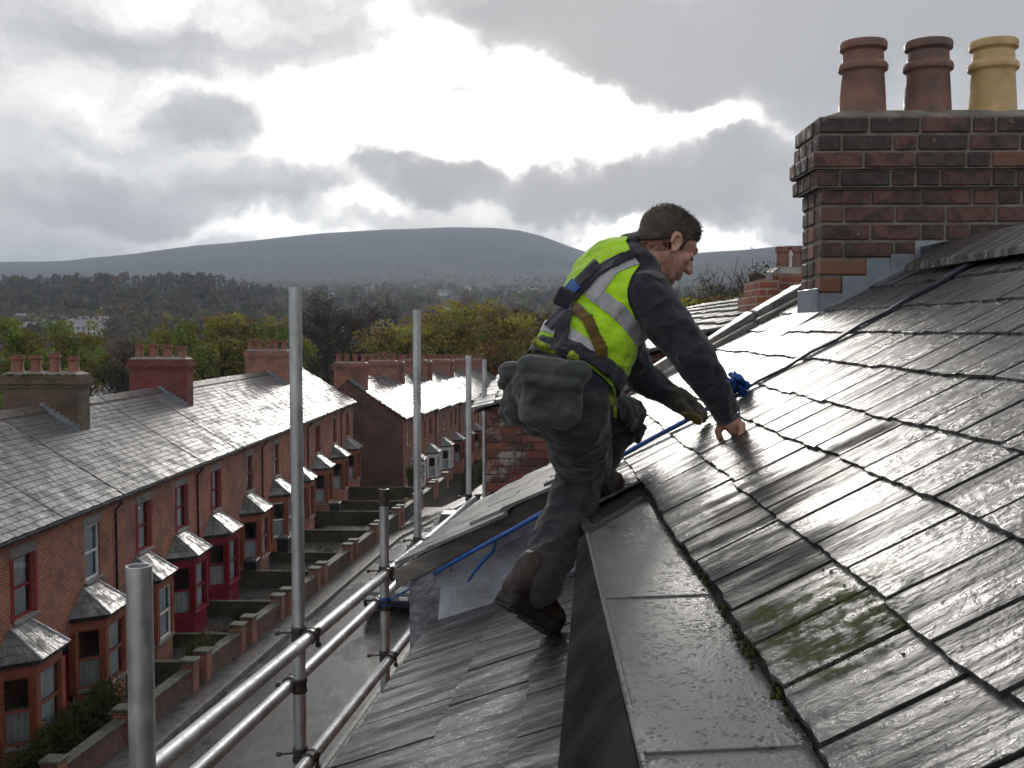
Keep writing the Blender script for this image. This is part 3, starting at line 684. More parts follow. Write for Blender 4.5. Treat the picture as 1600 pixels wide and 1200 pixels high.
    if cfg.get('chim'):
        cy, np_, mt, ht, hw = cfg['chim']; sy = .42
        ch = chimney(e, xr-hw, xr+hw, cy-sy, cy+sy, rz-1.4, rz+ht, BR[mt], np_, seed=int(y0), potmat=None, pr=.19)
        lead_steps(ch, xr+hw+.02, cy-sy, xr, rz, (rz-ez)/(dpt+ov), 1)
        if mt == 'moss':
            q = MB()
            for k in range(60):
                a = random.uniform(xr-hw, xr+hw); zz = rz+ht-random.choice([0, .15, .3, .3]); r_ = random.uniform(.03, .07)
                q.obox(Matrix.Translation((a, cy-sy-.08+random.uniform(-.03, .05), zz+.01)) @ Matrix.Rotation(random.uniform(0, 3), 4, 'Z'), r_*2.4, r_*1.3, r_*.8)
            tag(q.build('moss', M_moss, ch, bevel=.012), kind='stuff')
    return e
M_ridge = pmat('ridge_clay', (.075, .062, .055), (.13, .105, .09), 5, (.4, .7), .3, 30, .006)
HC = [19.6, 23.7, 27.5, 31.2, 34.6, 38.4, 42.9, 47.5, 51.9, 56.6, 61.4, 65.6]
HB = [17.6]+[(a+b)/2 for a, b in zip(HC[:-1], HC[1:])]+[67.8]
ORD = ['', 'nearest', 'second', 'third', 'fourth', 'fifth', 'sixth', 'seventh', 'eighth', 'ninth', 'tenth', 'last']
DESC = ['brick terrace house cut by the left edge of the photograph',
        'brick terrace house at far left with red upper window reveals and rust-painted bay',
        'brick terrace house with white-edged upper window and rust bay above the hedge',
        'brick terrace house behind the near scaffold stub, pale sashes in its bay',
        'brick terrace house with crimson bay, the nearer of the two crimson ones',
        'brick terrace house with crimson bay, the farther of the two crimson ones',
        'brick terrace house with rust bay directly after the crimson pair',
        'brick terrace house just left of the tall scaffold pole',
        'brick terrace house behind the tall scaffold pole',
        'brick terrace house just right of the tall scaffold pole',
        'brick terrace house second from the far end of the first terrace',
        'brick terrace house at the far end of the first terrace']
CH = {2: (32.5, 4, 'moss', 1.10, 1.22), 4: (42.6, 4, 'red', 1.30, 1.2), 8: (59.6, 5, 'b2', 1.30, 1.2)}
HOUSES = []
for k, yc in enumerate(HC):
    fr = 'c' if k in (4, 5) else ('r' if k == 1 else 't')
    y0, y1 = HB[k], HB[k+1]
    cfg = dict(y0=y0, y1=y1, yc=yc-.05, uy=yc+.25, zg=-.02, xw=-12.3, ez=5.57, rz=7.87, dpt=3.5, slates=k in (1, 2), brick='b1' if k % 3 else 'b2', frame=fr if k != 1 else 't',
               label=DESC[k], group='first terrace across the street', door=y1-.62 if k % 2 else y0+.62, gable1=k == len(HC)-1, gable0=k == 0, reveal={1: 'r', 3: 'r', 4: 'c', 5: 'c', 9: 'r'}.get(k), uframe={2: 'w', 1: 'r', 3: 'r', 4: 'c'}.get(k, fr),
               wsash=k in (3, 7), baysl=k in (1, 2, 3, 4, 5), bw=min(1.1, (y1-y0)/2-.55), pipe=k % 2 == 0, line=k in (0, 2, 3, 5, 6, 9))
    cs = [v for v in CH.values() if y0 <= v[0] < y1]
    if cs: cfg['chim'] = cs[0]
    HOUSES.append(terrace_house(cfg))
# second terrace, further down the hill and turned a little
T2 = thing_dir = math.atan(.085)
C2 = P(634, 655, 72); RZ2 = -T2
def move_house(e, pivot, ang, dz):
    """turn a house about the pivot (z axis) and lower it"""
    v = e.location-pivot; e.location = pivot+Matrix.Rotation(ang, 3, 'Z') @ v+Vector((0, 0, dz)); e.rotation_euler.z = ang
D2 = ['nearest house of the second terrace with a blank brick gable facing the camera'] + [w+' house from the gable end of the second terrace down the street' for w in
      ('second', 'third', 'fourth', 'fifth', 'sixth', 'seventh', 'eighth', 'ninth', 'tenth', 'eleventh')]
hw2 = 6.2
for k in range(11):
    y0 = C2.y+k*hw2; y1 = y0+hw2; zg = C2.z-6.1
    cfg = dict(y0=y0, y1=y1, yc=y0+hw2*.60, uy=y0+hw2*.66, second=y0+hw2*.26, zg=zg, xw=C2.x-.2, ez=C2.z, rz=C2.z+2.7, dpt=3.9, slates=False, brick='b1' if k % 2 else 'b2', frame='w' if k in (0, 1, 2) else 't', uframe='w' if k % 2 == 0 else 't',
               label=D2[k], group='second terrace down the street', door=y0+1.4, gable0=True, gable1=k == 10, bw=1.15, pipe=k % 2 == 1, chim=(y0+(.6 if k in (0, 2, 4, 6, 8) else 4.2), 4, 'b2', 1.25, 1.15) if k < 10 else None)
    move_house(terrace_house(cfg), C2, RZ2, -.16*k)
# ------------------------------------------------------------------ front gardens: low walls, yards, hedges
M_cope = pmat('coping', (.05, .05, .034), (.115, .11, .088), 5, (.4, .7), .4, 40, .006)
M_dwall = pmat('mossy_wall', (.036, .036, .022), (.07, .064, .044), 4, (.7, .9), .5, 25, .02)
M_yard = pmat('yard_concrete', (.045, .042, .038), (.085, .08, .074), 2, (.25, .65), .3, 30, .006)
GL = ['low garden wall at the far left edge', 'low garden wall below the hedge of the rust bay at far left', 'mossy low brick garden wall behind the near scaffold stub', 'low brick garden wall right of the near scaffold stub',
      'low brick garden wall before the nearer crimson bay', 'low brick garden wall before the farther crimson bay', 'low garden wall left of the tall scaffold pole', 'low garden wall at the tall scaffold pole foot',
      'pale-topped low garden wall just right of the tall scaffold pole', 'second pale-topped low garden wall right of the tall pole', 'third pale-topped low garden wall right of the tall pole', 'last low garden wall of the first terrace']
for k, yc in enumerate(HC):
    y0, y1 = HB[k], HB[k+1]; h = .78
    e = thing('garden_wall', GL[k], 'garden wall', (wall_x((y0+y1)/2), (y0+y1)/2, 0), 'garden walls of the first terrace')
    gap = y1-.95
    def seg(a, b, z0, z1, th, nme, mt, bev=0):
        q = MB(); q.hexa([(wall_x(a)-th, a, z0), (wall_x(a)+th, a, z0), (wall_x(b)+th, b, z0), (wall_x(b)-th, b, z0)], [(wall_x(a)-th, a, z1), (wall_x(a)+th, a, z1), (wall_x(b)+th, b, z1), (wall_x(b)-th, b, z1)]); q.build(nme, mt, e, bevel=bev)
    ren = M_dwall if k >= 8 else BR['b3']
    seg(y0+.3, gap, -.1, h-.1, .11, 'wall', ren); nco = max(1, int((gap-y0-.3)/.6))
    for c in range(nco):
        a = y0+.3+(gap-y0-.3)*c/nco; b = y0+.3+(gap-y0-.3)*(c+1)/nco-.01; seg(a, b, h-.1+random.uniform(0, .012), h, .16, 'coping', M_cope, .012)
    for py in (y0+.12, gap+.18):
        seg(py-.19, py+.17, -.1, h+.14, .19, 'pier', BR['b2']); seg(py-.23, py+.21, h+.142, h+.24, .23, 'pier_cap', M_cope, .02)
    # side wall between neighbours
    sh = (.62, .38, .5)[k % 3]; q = MB(); q.box(-12.28, wall_x(y0)-.2, y0-.08, y0+.08, -.1, sh); q.build('side_wall', M_dwall, e)
    q = MB(); q.box(-12.28, wall_x(y0)-.2, y0-.10, y0+.10, sh+.002, sh+.06); q.build('side_coping', M_dwall, e, bevel=.012)
yd = strip(lambda y: -12.28, lambda y: wall_x(y)-.12, 17.6, 67.6, .04, 20).build('front_yard', M_yard); tag(yd, kind='structure')
def hedge(label, x0, x1, y0, y1, h, n, base, zb=0.0):
    e = thing('hedge', label, 'hedge', ((x0+x1)/2, (y0+y1)/2, 0)); 
    c = np.array([(rng.uniform(x0+.15, x1-.15), rng.uniform(y0, y1), rng.uniform(.1, h-.15)) for _ in range(n)])
    col = np.array(base)*rng.uniform(.6, 1.4, (n, 1))
    v, f_, cc = tri_cloud(c[:, 0], c[:, 1], c[:, 2], np.full(n, .22), np.full(n, .2), 40, np.full(n, .035), col)
    link('foliage', np_mesh('foliage', v, f_, M_hedge, cc), e)
    q = MB()
    for k in range(int((y1-y0)/.5)): q.tube([((x0+x1)/2, y0+.25+k*.5, 0), ((x0+x1)/2+.05, y0+.3+k*.5, h*.7)], [.03, .015], 5)
    q.build('stem', M_bark, e); return e
hedge('clipped dark green hedge below the rust bay at far left', -11.6, -10.95, 20.5, 26.6, 1.35, 320, (.04, .055, .016))
hedge('mossy overgrown hedge behind the near scaffold stub', -10.5, -9.85, 29.4, 31.0, 1.25, 90, (.075, .075, .022))
hedge('small overgrown hedge at the foot of the second terrace gable', wall_x(66)-2.6, wall_x(66)-1.6, 66, 70.5, 1.3, 120, (.04, .05, .018))
for k, (a, b) in enumerate(((78, 84), (86, 91), (94, 101))):
    hedge(['first', 'second', 'third'][k]+' shaggy hedge in the gardens of the second terrace', wall_x(a)-1.0, wall_x(a)+.1, a, b, 1.4, 150, (.05, .06, .02)).location.z += gz(a)

def shrub(label, x, y, z, r, n, base):
    e = thing('shrub', label, 'shrub', (x, y, z)); c = rng.normal(size=(n, 3))*np.array([r*.5, r*.5, r*.4])+np.array([x, y, z+r*.7]); col = np.array(base)*rng.uniform(.6, 1.4, (n, 1))
    v, f_, cc = tri_cloud(c[:, 0], c[:, 1], c[:, 2], np.full(n, .16), np.full(n, .14), 30, np.full(n, .03), col); link('foliage', np_mesh('foliage', v, f_, M_hedge, cc), e)
    q = MB(); q.tube([(x, y, z), (x+.03, y, z+r)], [.03, .012], 5); q.build('stem', M_bark, e)
shrub('small dark shrub in the yard of the nearer crimson bay', -10.6, 35.6, .04, .42, 26, (.05, .058, .02)); shrub('rusty low shrub in the yard before the nearer crimson bay', -10.2, 33.4, .04, .35, 22, (.10, .055, .04))
shrub('green shrub in the yard right of the farther crimson bay', -10.0, 41.0, .04, .5, 30, (.05, .07, .02)); shrub('mossy shrub in the yard behind the tall scaffold pole', -9.6, 45.6, .04, .5, 30, (.07, .075, .02)); shrub('dark shrub in the yard right of the tall scaffold pole', -9.0, 53.5, .04, .6, 34, (.04, .055, .02)); shrub('shrub in the last yard of the first terrace', -8.6, 60.5, .04, .6, 34, (.055, .07, .02))
M_bin = pmat('bin_plastic', (.015, .02, .018), (.025, .03, .028), 5, (.35, .55))
def bin_(label, x, y, z, mt):
    e = thing('wheelie_bin', label, 'bin', (x, y, z)); q = MB(); q.hexa([(x-.22, y-.25, z+.04), (x+.22, y-.25, z+.04), (x+.22, y+.2, z+.04), (x-.22, y+.2, z+.04)], [(x-.28, y-.31, z+.96), (x+.28, y-.31, z+.96), (x+.28, y+.28, z+.96), (x-.28, y+.28, z+.96)]); q.build('body', mt, e, bevel=.02)
    q = MB(); q.hexa([(x-.30, y-.34, z+.962), (x+.30, y-.34, z+.962), (x+.30, y+.32, z+.962), (x-.30, y+.32, z+.962)], [(x-.26, y-.28, z+1.05), (x+.26, y-.28, z+1.05), (x+.26, y+.30, z+1.08), (x-.26, y+.30, z+1.08)]); q.build('lid', mt, e, bevel=.015)
    for s in (-1, 1): q = MB(); q.tube([(x+s*.2, y+.24, z+.1), (x+s*.26, y+.24, z+.1)], .1, 12); q.build('wheel', M_blackp, e)
bin_('dark wheelie bin by the rust bay after the crimson pair', -11.6, 40.9, .045, M_bin); bin_('dark wheelie bin beside the wall right of the tall pole', -10.9, 54.6, .045, M_bin); bin_('dark wheelie bin in the yard behind the tall pole', -11.4, 45.4, .045, M_bin)
# ================================================================== the house being worked on
X_, Y_, Z_ = Vector((1, 0, 0)), Vector((0, 1, 0)), Vector((0, 0, 1))
SL = .56; ZR0 = EYE-.646
def pr(x, y, up=0): return Vector((x, y, ZR0+SL*x))+EN*up           # point on the main slope
EU = Vector((1, 0, SL)).normalized(); EN = Vector((-SL, 0, 1)).normalized(); KU = math.sqrt(1+SL*SL)
ST_MOSS = pr(.40, 1.42); ST_DIRT = pr(.52, 2.15); ST_D2 = pr(.36, 1.75)
M_sl_main = slate_mat('slate_main', (.024, .024, .027), (.080, .080, .083), (2.6, 9, 2.6) if False else (1.0, 6, 1.0), (.10, .40), (ST_MOSS, ST_DIRT, ST_D2), film=(1.0, .10))
M_sl_low = slate_mat('slate_low', (.022, .021, .023), (.070, .068, .068), (1.2, 7, 1.2), (.20, .48))
M_sl_nb = slate_mat('slate_neighbour', (.13, .125, .122), (.22, .215, .21), (1.2, 6, 1.2), (.26, .5))
M_felt = pmat('roof_underlay', (.012, .012, .013), (.022, .021, .021), 6, (.7, .9))
t = NT('wet_lead_sheet'); f = t.noise(3.2, 6, .65, sc=(1, .5, 1)); vor = t.n('ShaderNodeTexVoronoi'); t.l(t.pos, vor.inputs['Vector']); vor.inputs['Scale'].default_value = 95
t.set('Base Color', t.mix(t.map(f, .35, .65), (.075, .076, .078), (.13, .131, .133))); t.set('Roughness', t.map(f, .36, .62, .16, .38)); t.set('Specular IOR Level', .85); t.set('Metallic', .15)
drop = t.map(vor.outputs['Distance'], .0, .55, 1, 0); h = t.math('ADD', t.math('MULTIPLY', drop, t.map(t.noise(35, 3), .44, .60)), t.math('MULTIPLY', t.noise(150, 3, .7), .5)); t.bump(h, .55, .006)
M_wlead = t.m
H = thing('slate_roofed_house', 'house whose wet slate roof fills the right foreground, with tall brick chimney', 'house', (1.0, 2.5, 0))
wm = MB()
sec = [(-.22, -.1), (-.22, 9.12), (.26, 9.40), (.26, 9.82), (1.66, 10.58), (3.3, 9.70), (3.3, -.1)]
wm.hexa([(x, -1.5, z) for x, z in sec], [(x, 5.66, z) for x, z in sec]); wm.build('wall', BR['b2'], H)
rf = MB(); rf.hexa([pr(.29, -.6, -.02), pr(1.66, -.6, -.02), pr(1.66, 5.7, -.02), pr(.29, 5.7, -.02)], [pr(.29, -.6, -.003), pr(1.66, -.6, -.003), pr(1.66, 5.7, -.003), pr(.29, 5.7, -.003)])
rf.hexa([pr(.15, 2.93, -.03), pr(.289, 2.93, -.03), pr(.289, 5.7, -.03), pr(.15, 5.7, -.03)], [pr(.15, 2.93, -.003), pr(.289, 2.93, -.003), pr(.289, 5.7, -.003), pr(.15, 5.7, -.003)])
rf.quad((1.66, -.6, ZR0+SL*1.66), (3.5, -.6, 9.62), (3.5, 5.7, 9.62), (1.66, 5.7, ZR0+SL*1.66))
roof = rf.build('roof', M_felt, H)
CX0, CX1, CY0, CY1 = 1.25, 2.36, 4.60, 4.92
crs_x = [.155, .316, .474, .640, .775, .94, 1.105, 1.265, 1.445]
TS = .0075
WS = .166; sl_main = slate_set(8, WS-.002, .40, TS, 11, M_sl_main, .0028)
def keep_main(c, u, v):
    if c.x < .25: return c.y > 3.0
    if c.x > 1.02 and CY0-.02 < c.y < CY1+.06 and c.x+.36 > CX0+.02 and c.x > CX0-.2: return False
    return True
lay_slates(roof, sl_main, Vector((0, 0, ZR0)), EU, Y_, EN, [x*KU for x in crs_x], .30, 5.47, WS, .40, TS, keep_main, 21, rag=.006, gap=.009)
# eaves/verge boards under the near slates
b = MB(); b.hexa([pr(.13, 2.93, -.16), pr(.155, 2.93, -.16), pr(.155, 5.66, -.16), pr(.13, 5.66, -.16)], [pr(.13, 2.93, .004), pr(.155, 2.93, .004), pr(.155, 5.66, .004), pr(.13, 5.66, .004)]); b.build('fascia', M_wlead, H)
b = MB(); b.hexa([(.15, 2.905, 9.3), (.30, 2.905, 9.3), (.30, 2.93, 9.3), (.15, 2.93, 9.3)], [pr(.15, 2.905, .0), pr(.30, 2.905, .0), pr(.30, 2.93, .0), pr(.15, 2.93, .0)]); b.build('end_board', M_wlead, H)
# ridge slabs
for side in (0,):
    n = 12
    for k in range(n):
        y0 = -.4+k*.46; y1 = y0+.452
        if y1 > 4.62: break
        m = MB(); a = Vector((1.685, 0, ZR0+SL*1.685+.035)); w_ = .235
        lo = a-EU*w_
        for y in (y0,):
            m.hexa([Vector((lo.x, y0, lo.z+.012)), Vector((a.x, y0, a.z+.008)), Vector((a.x, y1, a.z+.008)), Vector((lo.x, y1, lo.z+.012))],
                   [Vector((lo.x, y0, lo.z+.042)), Vector((a.x, y0, a.z+.036)), Vector((a.x, y1, a.z+.036)), Vector((lo.x, y1, lo.z+.042))])
        m.build('ridge_slab', M_sl_main, roof, bevel=.004)
m = MB(); m.hexa([(1.69, -.5, ZR0+SL*1.69+.0), (1.95, -.5, ZR0+SL*1.69-.14), (1.95, 5.6, ZR0+SL*1.69-.14), (1.69, 5.6, ZR0+SL*1.69+.0)], [(1.69, -.5, ZR0+SL*1.69+.065), (1.95, -.5, ZR0+SL*1.69-.09), (1.95, 5.6, ZR0+SL*1.69-.09), (1.69, 5.6, ZR0+SL*1.69+.065)]); m.build('ridge_back', M_sl_main, roof)
# verge: bedded coping down the far gable
rr = random.Random(4)
M_verge = pmat('verge_coping', (.13, .12, .112), (.24, .23, .22), 9, (.25, .55), .7, 28, .012)
for row, (yy, up, wd) in enumerate(((5.62, .05, .16), (5.83, .025, .14), (5.46, .012, .10))):
    x = .16
    while x < 1.62:
        ln = rr.uniform(.20, .36); p0 = pr(x, yy+rr.uniform(-.02, .02), up+rr.uniform(-.012, .012)); p1 = pr(min(x+ln-.015, 1.68), yy+rr.uniform(-.02, .02), up+rr.uniform(0, .015))
        q = MB(); th_ = rr.uniform(.02, .032); ja, jb_, jc, jd = (rr.uniform(-.012, .012) for _ in range(4)); b0_ = [p0-Y_*(wd/2+ja), p1-Y_*(wd/2+jb_), p1+Y_*(wd/2+jc), p0+Y_*(wd/2+jd)]; q.hexa([v-EN*.02 for v in b0_], [v+EN*(th_+rr.uniform(-.006, .008)) for v in b0_]); q.build('verge_coping', M_verge, roof, bevel=.007); x += ln
# ------------------------------------------------------------------ lead-clad plank along the foot of the slope
m = MB(); ZPL = EYE-.474
def ring(y, xl, fl): return [(xl, y, ZPL), (.312, y, ZPL+.004), (.312, y, ZPL-.05), (xl+.012, y, ZPL-.05), (xl-fl*.8, y, ZPL-fl), (xl-fl*.85, y, ZPL-fl+.006)]
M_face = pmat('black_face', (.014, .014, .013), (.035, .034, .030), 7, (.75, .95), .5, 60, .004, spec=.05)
r0, r1 = ring(.25, .116, .18), ring(2.36, .116, .022)
r2 = [(x+.02*0, y, z) for x, y, z in ring(2.40, .125, .02)]
m.hexa(r0, r1); plank = m.build('lead_capping', M_wlead, H, bevel=.0035)
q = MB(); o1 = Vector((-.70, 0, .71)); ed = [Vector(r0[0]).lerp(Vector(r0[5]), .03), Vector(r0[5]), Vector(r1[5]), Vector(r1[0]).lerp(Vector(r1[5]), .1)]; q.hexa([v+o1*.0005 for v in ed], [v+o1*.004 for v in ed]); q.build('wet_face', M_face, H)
m = MB(); m.hexa([(.118, 2.362, ZPL-.05), (.31, 2.362, ZPL-.05), (.31, 2.80, ZPL-.05), (.29, 2.80, ZPL-.05)], [(.118, 2.362, ZPL-.001), (.31, 2.362, ZPL+.003), (.31, 2.80, ZPL+.003), (.29, 2.80, ZPL-.001)]); m.build('lead_capping', M_wlead, H, bevel=.003)
m = MB(); m.tube([(.116, .25, ZPL+.0), (.116, 2.36, ZPL+.0)], .0045, 6); m.build('lead_roll', M_wlead, H)
for yy in (1.78, 1.12):
    m = MB(); m.hexa([(.112, yy, ZPL-.01), (.311, yy, ZPL-.01), (.311, yy+.16, ZPL-.01), (.112, yy+.16, ZPL-.01)], [(.112, yy+.001, ZPL+.0035), (.311, yy+.02, ZPL+.0072), (.311, yy+.16, ZPL+.0068), (.112, yy+.14, ZPL+.0032)]); m.build('lead_joint', M_wlead, H, bevel=.001)
# raised moss tufts along the slate edges
M_tuft = pmat('moss_tuft', (.030, .040, .010), (.075, .088, .022), 30, (.9, 1), .9, 160, .01)
rm = random.Random(12); tv, tf_ = [], []
tuft = MB()
for k in range(520):
    if k < 220: x_, y_ = rm.choice(crs_x[1:4])+rm.gauss(.0, .006)-.004, rm.gauss(1.5, .34); up_ = .010
    else: x_, y_ = rm.gauss(.39, .045), rm.gauss(1.42, .13); up_ = .0165
    if not (.3 < x_ < .7 and .9 < y_ < 2.6): continue
    r_ = rm.uniform(.0010, .0034); c_ = pr(x_, y_, up_)
    ring0 = [c_+Vector((math.cos(a)*r_*rm.uniform(.7, 1.3), math.sin(a)*r_*rm.uniform(.8, 1.8), 0)) for a in np.linspace(0, 6.283, 7)[:-1]]; ring0 = [v+EU*((v-c_).x*.5) for v in ring0]
    tuft.hexa([v-EN*.006 for v in ring0], [c_+(v-c_)*.55+EN*r_*.8 for v in ring0])
tag(tuft.build('moss', M_tuft, roof, True), kind='stuff')
# ------------------------------------------------------------------ lower roof section on the street side
BOOT = P(865, 1003, 2.95); RT = .09; S2 = .40
EV2 = Vector((RT, 1, 0)).normalized(); EU2 = Vector((1, -RT, S2)).normalized(); EN2 = EV2.cross(EU2)*-1
if EN2.z < 0: EN2 = -EN2
def lo_(a, y, up=0):
    """a = metres (horizontal, across) from the boot line, y down the street"""
    q = Vector((BOOT.x+a+RT*(y-BOOT.y), y-a*RT*0, BOOT.z+S2*a)); return q+EN2*up
lroof = MB(); lroof.hexa([lo_(-.50, -.8, -.03), lo_(.21, -.8, -.03), lo_(.21, 3.92, -.03), lo_(-.50, 3.92, -.03)], [lo_(-.50, -.8, -.004), lo_(.21, -.8, -.004), lo_(.21, 3.92, -.004), lo_(-.50, 3.92, -.004)])
lroof = lroof.build('lower_roof', M_felt, H)
sl_low = slate_set(5, .262, .46, .0075, 12, M_sl_low, .006)
ku2 = math.sqrt(1+S2*S2+RT*RT); Olow = lo_(-.52, 0)
lay_slates(lroof, sl_low, Olow, EU2, EV2, EN2, [0, .275*ku2, .49*ku2, .69*ku2], .9, 3.75, .262, .46, .0075, lambda c, u, v: c.y < 3.86, 31, rag=.006, gap=.009)
# eaves: tilting fillet and gutter tube
M_gut = pmat('gutter_metal', (.10, .10, .105), (.17, .17, .175), 8, (.25, .45), .2, 40, .003, metal=.6)
M_blk = pmat('black_gutter', (.012, .012, .013), (.02, .02, .022), 8, (.25, .5))
m = MB(); m.hexa([lo_(-.535, .6, -.075), lo_(-.505, .6, -.075), lo_(-.505, 3.92, -.075), lo_(-.535, 3.92, -.075)], [lo_(-.535, .6, -.005), lo_(-.505, .6, .0), lo_(-.505, 3.92, .0), lo_(-.535, 3.92, -.005)]); m.build('fascia', M_blk, H)
m = MB(); m.tube([lo_(-.575, .6, -.055), lo_(-.575, 3.3, -.055)], .021, 12); m.build('eaves_pipe', M_gut, H, True)
# ------------------------------------------------------------------ neighbouring roof stepping up beyond, with lead-faced end wall
E0, E1, E2, E3 = P(622, 893, 3.95), P(752, 790, 6.0), P(848, 736, 6.0), P(850, 772, 3.95)
nu = ((E3-E0).normalized()); nv = (E1-E0); nlen = nv.length; nv.normalize(); nn = nu.cross(nv); nn = nn if nn.z > 0 else -nn; nu = nv.cross(nn); nu = nu if nu.x > 0 else -nu
NB = thing('neighbour_house', 'neighbouring slate roof stepping up beyond the lower roof, with lead-faced end', 'house', (0.2, 5, 0))
m = MB(); U = E3-E0; V_ = E1-E0
m.hexa([E0-nn*.03, E0+U*1.25-nn*.03, E1+(E2-E1)*1.25-nn*.03, E1-nn*.03], [E0-nn*.004, E0+U*1.25-nn*.004, E1+(E2-E1)*1.25-nn*.004, E1-nn*.004]); nroof = m.build('roof', M_felt, NB)
sl_nb = slate_set(4, .236, .34, .012, 14, M_sl_nb, .012)
lay_slates(nroof, sl_nb, E0, nu, nv, nn, [k*.165 for k in range(5)], .02, nlen-.2, .24, .34, .012, None, 41, rag=.010, gap=.012)
def seg_board(a0, a1, n, h0, h1, th, name, mat, par):
    q = MB(); b_ = [a0+n*0, a1+n*0, a1+Y_*th, a0+Y_*th]; q.hexa([p+Z_*h0 for p in b_], [p+Z_*h1 for p in b_]); return q.build(name, mat, par)
M_oldw = pmat('weathered_board', (.13, .118, .105), (.22, .205, .19), 6, (.4, .7), .6, 30, .008, stretch=(.6, 4, 4))
seg_board(E0-Y_*.03-U*.01, E0+U*1.25-Y_*.03, Y_, -.055, .012, .028, 'verge_board', M_oldw, NB)
M_lead2 = pmat('old_lead', (.17, .18, .21), (.31, .33, .385), 3.5, (.3, .6), .8, 9, .03, metal=.2)
zb0, zb1 = lo_(-.52, 3.9).z-.06, lo_(.2, 3.9).z-.06
q = MB(); a0, a1 = E0+U*.10, E0+U*1.25; q.hexa([(a0.x, a0.y, zb0), (a1.x, a1.y, zb1), (a1.x, a1.y+.12, zb1), (a0.x, a0.y+.12, zb0)], [a0-Z_*.05, a1-Z_*.05, a1-Z_*.05+Y_*.12, a0-Z_*.05+Y_*.12]); q.build('end_wall', M_lead2, NB)
q = MB(); p0, p1 = lo_(-.50, 3.90, .012), lo_(.2, 3.90, .012); q.hexa([p0+Z_*-.02-Y_*.16, p1+Z_*.0-Y_*.22, p1+Y_*.03, p0+Y_*.03], [p0+Z_*.0-Y_*.16, p1+Z_*.01-Y_*.22, p1+Z_*.22+Y_*.03, p0+Z_*.14+Y_*.03]); q.build('lead_apron', M_lead2, NB)
for k in range(3):
    f0, f1 = .08+k*.3, .36+k*.3; b0, b1 = E0+U*f0, E0+U*f1; q = MB(); q.hexa([b0-Z_*.34-Y_*(.012+.004*k), b1-Z_*.34-Y_*(.012+.004*k), b1-Z_*.34-Y_*.002, b0-Z_*.34-Y_*.002], [b0-Z_*.07-Y_*(.012+.004*k), b1-Z_*.07-Y_*(.012+.004*k), b1-Z_*.07-Y_*.002, b0-Z_*.07-Y_*.002]); q.build('lead_panel', M_lead2, NB, bevel=.002)
q = MB(); g0, g1 = E0+nn*-.05-nu*.05, E1+nn*-.05-nu*.05; q.tube([g0+nv*.35, g1], .042, 10); q.build('gutter', M_blk, NB, True)
q = MB(); q.hexa([(E0.x+.25, 4.1, 0), (2.9, 4.1+1.7, 0), (2.9, 6.0, 0), (E1.x+.2, 6.0, 0)], [(E0.x+.25, 4.1, E0.z-.12), (2.9, 5.8, E0.z-.2), (2.9, 6.0, E0.z-.2), (E1.x+.2, 6.0, E1.z-.12)]); q.build('wall', BR['b2'], NB)
# ------------------------------------------------------------------ main chimney: every brick a piece
t = NT('chimney_brick'); rn = t.rnd(); f = t.noise(18, 6, .65)
c = t.mix(t.map(rn, .25, .8), (.125, .052, .040), (.046, .028, .026)); c = t.mix(t.map(f, .44, .62, 0, .85), c, (.036, .029, .027)); c = t.mix(t.map(t.noise(2.2, 5, .65), .45, .62, 0, .6), c, (.03, .026, .024))
c = t.mix(t.map(t.noise(9, 6, .7), .62, .70, 0, .5), c, (.27, .24, .21)); c = t.mix(t.map(t.math('FRACT', t.math('MULTIPLY', rn, 7.3)), .9, .94), c, (.19, .085, .055))
t.set('Base Color', c); t.set('Roughness', t.map(f, .35, .65, .5, .8)); t.bump(t.noise(70, 5, .7), .6, .006); M_brk = t.m
M_mort = pmat('mortar', (.13, .12, .10), (.22, .205, .175), 12, (.8, .95), .6, 60, .008)
PT = .0776; ZC = EYE+.935
core = MB(); core.box(CX0+.008, CX1, CY0+.008, CY1-.008, 9.7, ZC-.004)
chim = core.build('chimney', M_mort, H)
bl = {}
def brick(kind, lx, ly, lz):
    key = (round(lx, 4), round(ly, 4))
    if key not in bl:
        m_ = MB(); m_.box(-lx/2, lx/2, -ly/2, ly/2, -lz/2, lz/2); bl[key] = m_.mesh('brick', M_brk, bevel=.005)
    return bl[key]
rb = random.Random(9)
for k in range(13):
    zc = ZC-PT*(k+.5); pj = (.018, .022, .05, .030)[k] if k < 4 else 0.0
    if zc < EYE-.02: break
    x = CX0-pj; first = True
    while x < CX1:
        ln = .2225 if (rb.random() < .62) else .107
        if first: ln = .107 if k % 2 else .2225
        cx = x+ln/2
        surf = ZR0+SL*min(cx+ln/2, 1.66)
        if zc+PT/2 > surf-.1 or True:
            o = link('brick', brick('f', ln-.012, .10, PT-.013), chim, Matrix.Translation((cx+rb.uniform(-.001, .001), CY0-pj+.05+rb.uniform(-.002, .002), zc)) @ Matrix.Rotation(rb.uniform(-.006, .006), 4, 'Y'))
        x += ln; first = False
    y = CY0-pj+.102
    while y < CY1+pj-.02:                                          # left return face
        ln = .107; o = link('brick', brick('s', .10, ln-.010, PT-.013), chim, Matrix.Translation((CX0-pj+.05+rb.uniform(-.002, .002), y+ln/2, zc))); y += ln
m = MB()
for k in range(4):                                                 # mortar beds inside the projecting courses
    pj = (.018, .022, .05, .030)[k]-.008; m.box(CX0-pj, CX1, CY0-pj, CY1+pj, ZC-PT*(k+1)+.001, ZC-PT*k-.001)
m.build('corbel_core', M_mort, chim)
